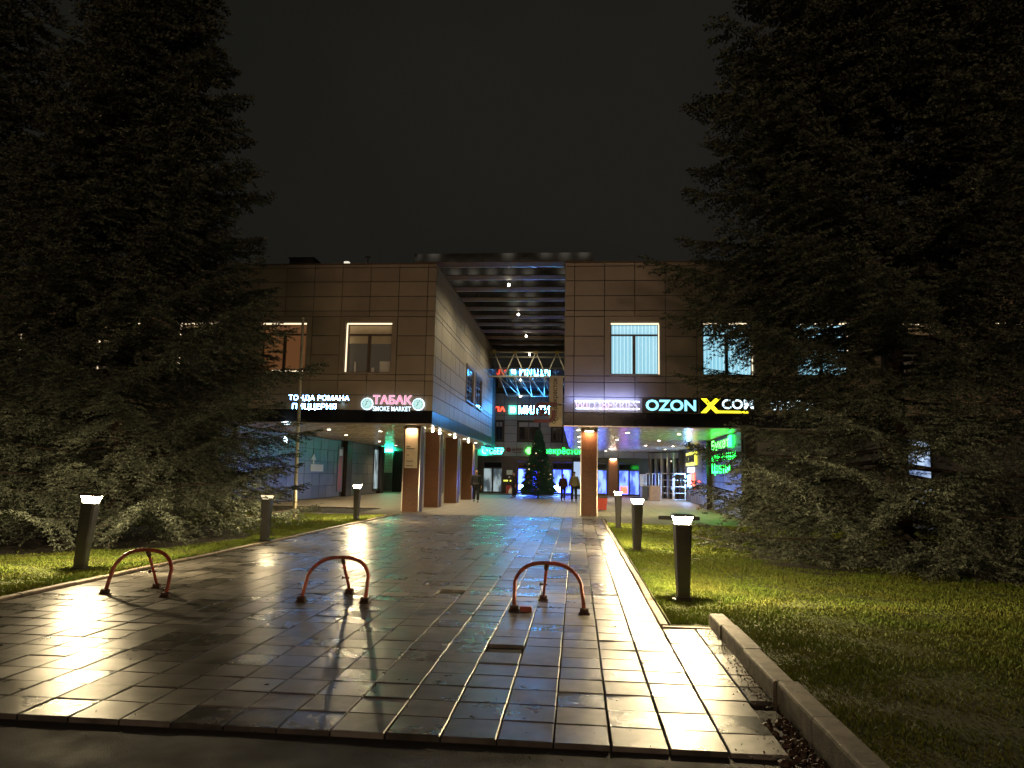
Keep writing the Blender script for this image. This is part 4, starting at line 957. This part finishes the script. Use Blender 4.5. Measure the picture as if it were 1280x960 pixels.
def rail_panel(P, Q, z0, z1, nbar, nm, vert=False):
    P, Q = Vector((*P, 0)), Vector((*Q, 0)); q = MB(); zz = Vector((0, 0, 1))
    q.tube([P+zz*z0, P+zz*z1], .035, 6).tube([Q+zz*z0, Q+zz*z1], .035, 6).tube([P+zz*z1, Q+zz*z1], .035, 6).tube([P+zz*z0, Q+zz*z0], .03, 6)
    s = q.obj(nm, 'rail_white', o)
    for k in range(1, nbar+1):
        t = k/(nbar+1)
        if vert: MB().tube([P.lerp(Q, t)+zz*z0, P.lerp(Q, t)+zz*z1], .022, 6).obj('bar', 'rail_white', s)
        else: MB().tube([P+zz*(z0+(z1-z0)*t), Q+zz*(z0+(z1-z0)*t)], .022, 6).obj('bar', 'rail_white', s)
rail_panel((5.62, 49.4), (6.35, 49.0), .12, 1.85, 3, 'gate_panel'); rail_panel((6.42, 49.0), (7.2, 49.3), .12, 1.85, 3, 'gate_panel')
rail_panel((4.75, 50.4), (5.5, 49.7), .95, 1.82, 3, 'fence_panel', True); rail_panel((4.55, 53.0), (4.75, 50.4), .95, 1.75, 4, 'fence_panel', True)
o = thing('kiosk_box', 'beige cabinet standing under the white railing', 'cabinet', (5.2, 49.6, 0)); MB().cbox(4.86, 5.56, 49.3, 49.9, 0, 1.02, .02).obj('body', 'box_beige', o); MB().box(4.90, 5.52, 49.285, 49.298, .08, .96).obj('door', 'box_beige', o)
o = thing('kiosk_box', 'dark grey cabinet left of the beige one', 'cabinet', (4.6, 51.2, 0)); MB().cbox(4.45, 4.82, 50.2, 52, 0, .98, .02).obj('body', 'box_grey', o)
o = thing('low_barrier', 'low dark rubber kerb bar lying before the right plaza', 'kerb', (3.5, 28.6, 0)); MB().cbox(3.15, 4.7, 28.5, 28.75, -.006, .13, .03).obj('bar', 'frame_dark', o)
o = thing('low_barrier', 'low pale kerb bar lying on the dark driveway behind the flagpole', 'kerb', (-11.3, 28.6, 0)); MB().cbox(-16, -10.2, 28.45, 28.65, -.04, .10, .02).obj('bar', 'kerb', o)
struct('plaza_kerb', MB().box(-30, -8.62, 31.47, 31.6, -.058, .02), 'kerb')

# ------------------------------------------------------------------ spruces
def prof_fn(H_, R0, p, z_peak, lo):
    def f(z):
        t = np.clip(z/H_, 0, 1); r = R0*(1-t**p); low = np.clip((z-.05)/z_peak, 0, 1); return r*(lo+(1-lo)*low**.5)
    return f
def needles_mesh(name, P, D, nn, ln, wd, m, spread=.75, shoot=1.6):
    n = len(P); k = nn
    a = rng.random((n, k))*6.283; t = rng.random((n, k))
    ref = np.where(np.abs(D[:, 2:3]) > .9, np.array([[1., 0, 0]]), np.array([[0, 0, 1.]])); U_ = np.cross(D, ref); U_ /= np.linalg.norm(U_, axis=1, keepdims=True)+1e-9; V_ = np.cross(D, U_)
    nd = D[:, None]*(.55+.5*rng.random((n, k, 1)))+spread*(U_[:, None]*np.cos(a)[..., None]+V_[:, None]*np.sin(a)[..., None]); nd /= np.linalg.norm(nd, axis=2, keepdims=True)
    base = P[:, None]+D[:, None]*(t[..., None]*ln[:, None, None]*shoot)
    tip = base+nd*(ln[:, None, None]*rng.uniform(.7, 1.2, (n, k, 1)))
    sd = np.cross(nd, rng.normal(0, 1, (n, k, 3))); sd /= np.linalg.norm(sd, axis=2, keepdims=True)+1e-9; sd *= wd[:, None, None]
    V = np.stack([base-sd, base+sd, tip], 2).reshape(-1, 3)
    return np_mesh(name, V, np.arange(len(V)).reshape(-1, 3), 3, m)
def spruce(label, cx, cy, H_, R0, p=1.0, seed=1, zmin=.35, gap=.30, dens=1., zmax=None, camside=.35, m='spruce', nn=7, outl=1.13, zp=1.6, lo=.87, thin=None):
    r_ = np.random.default_rng(seed); pf = prof_fn(H_, R0, p, zp, lo)
    o = thing('spruce_tree', label, 'tree', (cx, cy, 0), group=None)
    MB().tube([(cx+r_.normal(0, .03), cy+r_.normal(0, .03), z) for z in np.linspace(-.02, H_, 9)], list(np.linspace(.24, .03, 9))[:9], 10).obj('trunk', 'bark', o, True)
    P = []; D = []; limb = MB(); LN = []
    z = zmin; ang = 0.
    tocam = math.atan2(0-cy, 0-cx)
    while z < (zmax or H_-.3):
        nb = 7 if z < H_*.5 else 6
        for b in range(nb):
            az = ang+2*math.pi*b/nb+r_.normal(0, .16); zz = z+r_.normal(0, gap*.3)
            L = float(pf(np.array(zz)))*r_.choice([1.0, .88, outl, .66], p=[.40, .28, .16, .16])*(1+r_.normal(0, .05))
            if thin and thin[0] < zz < thin[1]: L *= .74
            if L < .2: continue
            facing = math.cos(az-tocam); side = abs(math.sin(az-tocam))
            keep = 1. if facing > -.15 else (.75 if side > .8 else camside)
            fz = min(1, zz/H_); s = -.30+.75*fz+r_.normal(0, .05); c = .16+.06*r_.random()
            dh = np.array([math.cos(az), math.sin(az), 0]); per = np.array([-math.sin(az), math.cos(az), 0]); cur = r_.normal(0, .08)
            def pos(t): return np.array([cx, cy, zz])+dh*L*t+per*cur*L*t*t+np.array([0, 0, L*(s*t*(1-.35*t)+c*t*t)])
            if facing > -.4: limb.tube([tuple(pos(t)) for t in (0, .35, .7, .97)], [.03+.008*L, .022, .014, .006], 5)
            nt = max(3, int(L/.19*dens))
            for i in range(nt):
                t = .14+.86*(i+r_.random()*.6)/nt; pt = pos(min(t, 1)); tan = pos(min(t+.03, 1.03))-pos(max(t-.03, 0)); tan /= np.linalg.norm(tan)
                tl = (.18+.42*L*(1-t)**.8*min(1, t/.3+.2))*r_.uniform(.7, 1.2)
                for sd in (-1, 1):
                    if r_.random() > keep: continue
                    td = tan*.75+per*sd*r_.uniform(.6, 1.05)+np.array([0, 0, r_.normal(-.16, .13)]); td /= np.linalg.norm(td)
                    ns = max(2, int(tl/.095)); q = (np.arange(ns)+.3)/ns*tl
                    pp = pt+td*q[:, None]+np.array([0, 0, -1.])*(.32*q**2)[:, None]+r_.normal(0, .008, (ns, 3))
                    dd = td+r_.normal(0, .10, (ns, 3))+np.array([0, 0, -.12])
                    sdv = np.cross(td, np.array([0, 0, 1.])); sdv /= np.linalg.norm(sdv)+1e-9
                    P.append(pp); D.append(dd)
                    for s2 in (-1, 1):      # side shoots lie in the plane of the spray
                        d2 = td*.72+sdv*s2*.75+r_.normal(0, .12, (ns, 3))+np.array([0, 0, -.10]); P.append(pp+r_.normal(0, .006, (ns, 3))); D.append(d2)
            P.append(pos(1.0)[None]); D.append(((pos(1.02)-pos(.98))/np.linalg.norm(pos(1.02)-pos(.98)))[None])
        ang += 1.1; z += gap*(1 if z < H_*.6 else 1.15)
    P = np.concatenate(P); D = np.concatenate(D); D /= np.linalg.norm(D, axis=1, keepdims=True); 
    # leave out what lies far outside the picture; thin what stands behind the trunk
    yaw = R_(5.24); fx = P[:, 0]*math.cos(yaw)+P[:, 1]*math.sin(yaw); fy = P[:, 1]*math.cos(yaw)-P[:, 0]*math.sin(yaw)
    behind = ((P[:, 0]-cx)*cx+(P[:, 1]-cy)*cy)/math.hypot(cx, cy)
    ok = (P[:, 2] > .12) & (np.abs(fx) < .84*fy+.6) & (P[:, 2] < 1.62+.78*fy+1.2) & (r_.random(len(P)) < np.where(behind > .9, .42, 1.))
    P, D = P[ok], D[ok]
    far = np.hypot(P[:, 0], P[:, 1]); ln = .050+.0028*np.clip(P[:, 2]-3, 0, 20); wd = np.full(len(P), .0112)+.0017*np.clip(P[:, 2]-3, 0, 20)
    link('crown', needles_mesh('crown', P, D, nn, ln, wd, m, .62, 2.3), o)
    limb.obj('branches', 'bark', o, True, kind='stuff')
    print('SPRUCE', label[:30], len(P), 'sprigs', len(P)*nn, 'tris'); return o
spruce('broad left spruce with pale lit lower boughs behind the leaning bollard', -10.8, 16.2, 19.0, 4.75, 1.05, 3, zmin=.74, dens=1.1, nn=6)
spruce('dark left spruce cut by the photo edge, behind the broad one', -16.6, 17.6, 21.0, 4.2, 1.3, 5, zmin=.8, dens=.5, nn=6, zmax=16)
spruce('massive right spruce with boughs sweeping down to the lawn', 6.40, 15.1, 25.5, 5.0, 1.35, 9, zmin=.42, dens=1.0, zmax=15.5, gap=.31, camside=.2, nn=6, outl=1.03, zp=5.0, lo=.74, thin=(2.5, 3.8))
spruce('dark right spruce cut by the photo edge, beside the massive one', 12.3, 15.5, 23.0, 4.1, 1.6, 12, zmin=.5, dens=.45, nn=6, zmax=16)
# dead twigs under the left spruce
q = MB()
for k in range(70):
    x = -10.9+rnd.gauss(0, 2.0); y = 13.6+rnd.gauss(0, .7); z = rnd.uniform(.05, .6); a = rnd.random()*6.28; L_ = rnd.uniform(.3, .8)
    q.tube([(x, y, z), (x+L_*.5*math.cos(a), y+.3*L_*math.sin(a), z-.03), (x+L_*math.cos(a), y+.6*L_*math.sin(a), max(.02, z-.12))], [.006, .005, .003], 4)
o = q.obj('dead_twigs', 'bark', kind='stuff'); o['label'] = 'bare dead twigs in the dark under the left spruce'; o['category'] = 'twigs'

# christmas tree
ct = thing('christmas_tree', 'decorated dark green christmas tree on metal feet before the rear doors', 'christmas tree', (-2.62, 49.6, 0))
cx, cy = -2.62, 49.6
MB().tube([(cx, cy, 0), (cx, cy, 4.7)], [.07, .02], 8).obj('trunk', 'bark', ct)
for a in range(4): MB().tube([(cx, cy, .22), (cx+1.15*math.cos(a*1.571+.4), cy+.7*math.sin(a*1.571+.4), .03)], .022, 6).obj('foot', 'frame_dark', ct)
n = 15000; zt_ = .30+4.55*(1-rng.random(n)**.6)*1.0; zt_ = .30+4.45*(1-np.sqrt(rng.random(n))); tier = (zt_*2.2) % 1.0
rr = (1.28*(1-(zt_-.30)/4.62))*(1.05-.25*tier)*np.sqrt(rng.uniform(.35, 1, n)); aa = rng.random(n)*6.283
P = np.c_[cx+rr*np.cos(aa), cy+rr*np.sin(aa), zt_]; D = np.c_[np.cos(aa), np.sin(aa), rng.normal(-.15, .35, n)]; D /= np.linalg.norm(D, axis=1, keepdims=True)
link('crown', needles_mesh('crown', P, D, 9, np.full(n, .075), np.full(n, .012), 'fir_green', .6), ct)
ball = MB().lathe([(.005, -.05), (.038, -.035), (.052, 0), (.038, .035), (.005, .05)], 0, 0, 8)
bme = {c: ball.mesh('bauble', c, True) for c in ('bulb_warm', 'bin_red', 'steel_trim')}
for k in range(34):
    z = .5+3.9*(1-math.sqrt(rnd.random())); a = -math.pi/2+rnd.uniform(-1.3, 1.3); r = 1.28*(1-(z-.3)/4.62)*1.0
    link('bauble', bme[rnd.choice(('bulb_warm', 'bin_red', 'steel_trim', 'steel_trim', 'bin_red'))], ct, Matrix.Translation((cx+r*math.cos(a), cy+r*math.sin(a), z)) @ Matrix.Scale(rnd.uniform(.7, 1.1), 4))

# ------------------------------------------------------------------ people
def skin_obj(name, verts, edges, radii, m, parent, sub=2):
    me = bpy.data.meshes.new(name); me.from_pydata([tuple(v) for v in verts], edges, []); me.materials.append(M[m])
    o = link(name, me, parent)
    md = o.modifiers.new('skin', 'SKIN'); md.use_smooth_shade = True
    if not me.skin_vertices: me.skin_vertices.new()
    for i, r in enumerate(radii):
        sv_ = me.skin_vertices[0].data[i]; sv_.radius = r if isinstance(r, tuple) else (r, r); sv_.use_root = (i == 0)
    ms = o.modifiers.new('subsurf', 'SUBSURF'); ms.levels = 1; ms.render_levels = sub; return o
def person(label, x, y, face, H_, coat, stride=.0, hood=False, hat=None, armL=(.0, .0), armR=(.0, .0), coat_len=.62, hand_in=False):
    """face = heading in radians (0 looks to -y, towards the viewer)"""
    o = thing('person', label, 'person', (0, 0, 0)); s = H_/1.80
    V = lambda a, b, c: Vector((a*s, b*s, c*s))
    st = stride
    J = {'pel': V(0, 0, .96), 'wst': V(0, .01, 1.10), 'chs': V(0, .01, 1.33), 'nkb': V(0, .02, 1.48), 'nck': V(0, .0, 1.55), 'hd1': V(0, -.015, 1.62), 'hd2': V(0, -.01, 1.70), 'hd3': V(0, .0, 1.765)}
    jl = [('pel', (.16, .11)), ('wst', (.145, .10)), ('chs', (.165, .115)), ('nkb', (.09, .075)), ('nck', .055), ('hd1', (.062, .072)), ('hd2', (.076, .092)), ('hd3', (.055, .065))]
    names = [a for a, _ in jl]; vs = [J[a] for a, _ in jl]; rs = [r for _, r in jl]; es = [(i, i+1) for i in range(7)]
    def addv(p, r, par_i): vs.append(p); rs.append(r); es.append((par_i, len(vs)-1)); return len(vs)-1
    nose = addv(V(0, -.105, 1.665), .012, 6)
    for sd in (-1, 1): addv(V(sd*.082, .005, 1.665), .012, 6)
    segs = {}
    for sd, arm in ((-1, armL), (1, armR)):
        fw, out = arm
        sh = V(sd*.185, .01, 1.43); el = V(sd*(.235+out*.5), .03-fw*.2, 1.14+abs(fw)*.02); wr = V(sd*(.245+out), -.03-fw*.35, .88+fw*.12)
        a = addv(sh, .058, 2); b = addv(el, .043, a); c = addv(wr, .027, b); pm = addv(wr+V(0, -.01, -.07), (.036, .020), c)
        for f, (dx, ln) in enumerate(((-.028, .075), (-.010, .088), (.010, .082), (.027, .062))):
            k1 = addv(wr+V(-sd*.0+0*sd, dx-.005, -.105), .0095, pm); k2 = addv(wr+V(-sd*.012, dx-.004, -.105-ln*.55), .0088, k1); addv(wr+V(-sd*.028, dx-.002, -.105-ln*.92), .007, k2)
        t1 = addv(wr+V(-sd*.02, -.045, -.055), .010, pm); addv(wr+V(-sd*.028, -.06, -.095), .008, t1)
        segs[sd] = (sh, el, wr)
    legs = {}
    for sd in (-1, 1):
        ph = st*sd
        hp = V(sd*.10, 0, .90); kn = V(sd*.105, -.04-ph*.20, .50+.0*ph); an = V(sd*.11, .02-ph*.34+(0 if ph > 0 else abs(ph)*.10), .09+(abs(ph)*.10 if ph < 0 else 0)); to = an+V(sd*.015, -.15, -.055)
        a = addv(hp, .085, 0); b = addv(kn, .056, a); c = addv(an, .040, b); addv(to, (.038, .025), c); legs[sd] = (hp, kn, an, to)
    RT = Matrix.Translation((x, y, 0)) @ Matrix.Rotation(face, 4, 'Z')
    W = lambda L: [tuple(RT @ v) for v in L]
    sc_r = lambda L: [tuple(q*s for q in r) if isinstance(r, tuple) else r*s for r in L]
    skin_obj('body', W(vs), es, sc_r(rs), 'skin', o)
    # trousers
    tv = [V(0, 0, .97)]; tr = [(.165, .12)]; te = []
    for sd in (-1, 1):
        hp, kn, an, to = legs[sd]; i0 = len(tv); tv += [hp+V(0, 0, -.02), kn, an+V(0, .0, .02)]; tr += [.115, .088, .072]; te += [(0, i0), (i0, i0+1), (i0+1, i0+2)]
    skin_obj('trousers', W(tv), te, sc_r(tr), 'trousers', o)
    for sd in (-1, 1):
        hp, kn, an, to = legs[sd]; skin_obj('shoe', W([an+V(0, .03, -.03), an+V(0, -.06, -.045), to+V(0, -.02, .0)]), [(0, 1), (1, 2)], sc_r([(.05, .045), (.05, .04), (.045, .03)]), 'shoes', o)
    # coat with sleeves
    hem = .97-coat_len*.45
    cv = [V(0, .01, 1.16), V(0, .01, 1.36), V(0, .02, 1.47), V(0, .0, .98), V(0, -.0, hem)]; cr_ = [(.215, .16), (.235, .17), (.13, .11), (.235, .17), (.25, .175)]; ce = [(0, 1), (1, 2), (0, 3), (3, 4)]
    for sd in (-1, 1):
        sh, el, wr = segs[sd]; i0 = len(cv); cv += [sh, el, wr+V(0, .0, .02)]; cr_ += [.092, .076, .060]; ce += [(1, i0), (i0, i0+1), (i0+1, i0+2)]
    skin_obj('coat', W(cv), ce, sc_r(cr_), coat, o)
    skin_obj('collar', W([V(0, .02, 1.47), V(0, .01, 1.54)]), [(0, 1)], sc_r([(.11, .10), (.085, .085)]), coat, o)
    hm = hat or 'hair'
    hb = .02 if hood else .028
    skin_obj('hood' if hood else ('hat' if hat else 'hair'), W([V(0, hb, 1.68), V(0, hb*.6, 1.75), V(0, hb*.5, 1.80)]), [(0, 1), (1, 2)], sc_r([(.090, .088), (.094, .100), (.055, .06)]), coat if hood else hm, o)
    for sd in (-1, 1):
        c_ = RT @ V(sd*.030, -.095, 1.69); MB().lathe([(.001, -.009*s), (.010*s, 0), (.001, .009*s)], 0, 0, 6).obj('eye', 'ink', o, mx=Matrix.Translation(c_))
    MB().box(-.024*s, .024*s, -.004, .006, -.004, .004).obj('mouth', 'maroon', o, mx=RT @ Matrix.Translation(V(0, -.088, 1.625)))
    hand = lambda sd: RT @ (segs[sd][2]+V(0, -.01, -.11))
    return o, hand
# place each thing root at its feet
def root_at(o, x, y):
    T0 = Matrix.Translation((x, y, 0)); o.location = (x, y, 0)
    for c in o.children: c.matrix_parent_inverse = T0.inverted()
p, h1 = person('man in long black coat and dark cap walking towards the viewer by the pillars', -5.62, 40.5, .1, 1.84, 'coat_black', stride=.35, hat='coat_black', coat_len=.75, armL=(.1, .03), armR=(-.1, .03)); root_at(p, -5.62, 40.5)
p, h2 = person('person in black coat carrying a white bag left of the christmas tree', -4.25, 49.2, -.9, 1.76, 'coat_black', stride=.45, armR=(.2, .10), armL=(.0, .06)); root_at(p, -4.25, 49.2)
hp = h2(-1)
o = thing('shopping_bag', 'white plastic carrier bag hanging from the hand of the person in black', 'bag', (hp.x, hp.y, hp.z-.4))
MB().rings([[(hp.x+r*math.cos(a), hp.y+.5*r*math.sin(a), hp.z+z) for a in [k*.785 for k in range(8)]] for r, z in ((.05, -.50), (.15, -.46), (.17, -.34), (.13, -.20), (.05, -.08), (.02, -.01))]).obj('sack', 'bag_white', o, True)
MB().tube([(hp.x-.02, hp.y, hp.z-.03), (hp.x, hp.y, hp.z+.03), (hp.x+.02, hp.y, hp.z-.03)], .008, 5).obj('handle', 'bag_white', o)
p, h3 = person('person in dark red jacket with light scarf walking away beside the christmas tree', -.86, 46.2, math.pi-.1, 1.68, 'coat_dark_red', stride=.5, armL=(.1, .03), armR=(-.1, .03), coat_len=.3)
skin_obj('scarf', [(-.86, 46.15, 1.36), (-.86, 46.2, 1.46)], [(0, 1)], [(.17, .13), (.12, .11)], 'knit_light', p); root_at(p, -.86, 46.2)
p, h4 = person('person in olive jacket and fur hood walking away next to the right pillar', -.16, 44.6, math.pi+.1, 1.84, 'coat_olive', stride=.3, armL=(0, .05), armR=(0, .05), coat_len=.35, hat='hair')
skin_obj('fur_hood', [(-.16, 44.5, 1.46), (-.16, 44.55, 1.56)], [(0, 1)], [(.20, .14), (.15, .13)], 'knit_light', p); root_at(p, -.16, 44.6)
hp = h4(-1)
o = thing('handbag', 'black bag carried at the side of the person in the olive jacket', 'bag', (hp.x, hp.y, .7)); MB().rings([[(hp.x+.0+r*math.cos(a), hp.y+.5*r*math.sin(a), z) for a in [k*.785 for k in range(8)]] for r, z in ((.12, .78), (.19, .82), (.18, 1.05), (.10, 1.14))]).obj('sack', 'sack_black', o, True)
MB().tube([(hp.x-.08, hp.y, 1.12), (hp.x, hp.y, 1.42), (hp.x+.08, hp.y, 1.12)], .010, 5).obj('strap', 'sack_black', o)

print('TRIS', sum(sum(len(p.vertices)-2 for p in o.data.polygons) for o in sc.objects if o.type == 'MESH' and o.name.split('.')[0] in ('crown', 'grass')), 'OBJ', len(sc.objects))
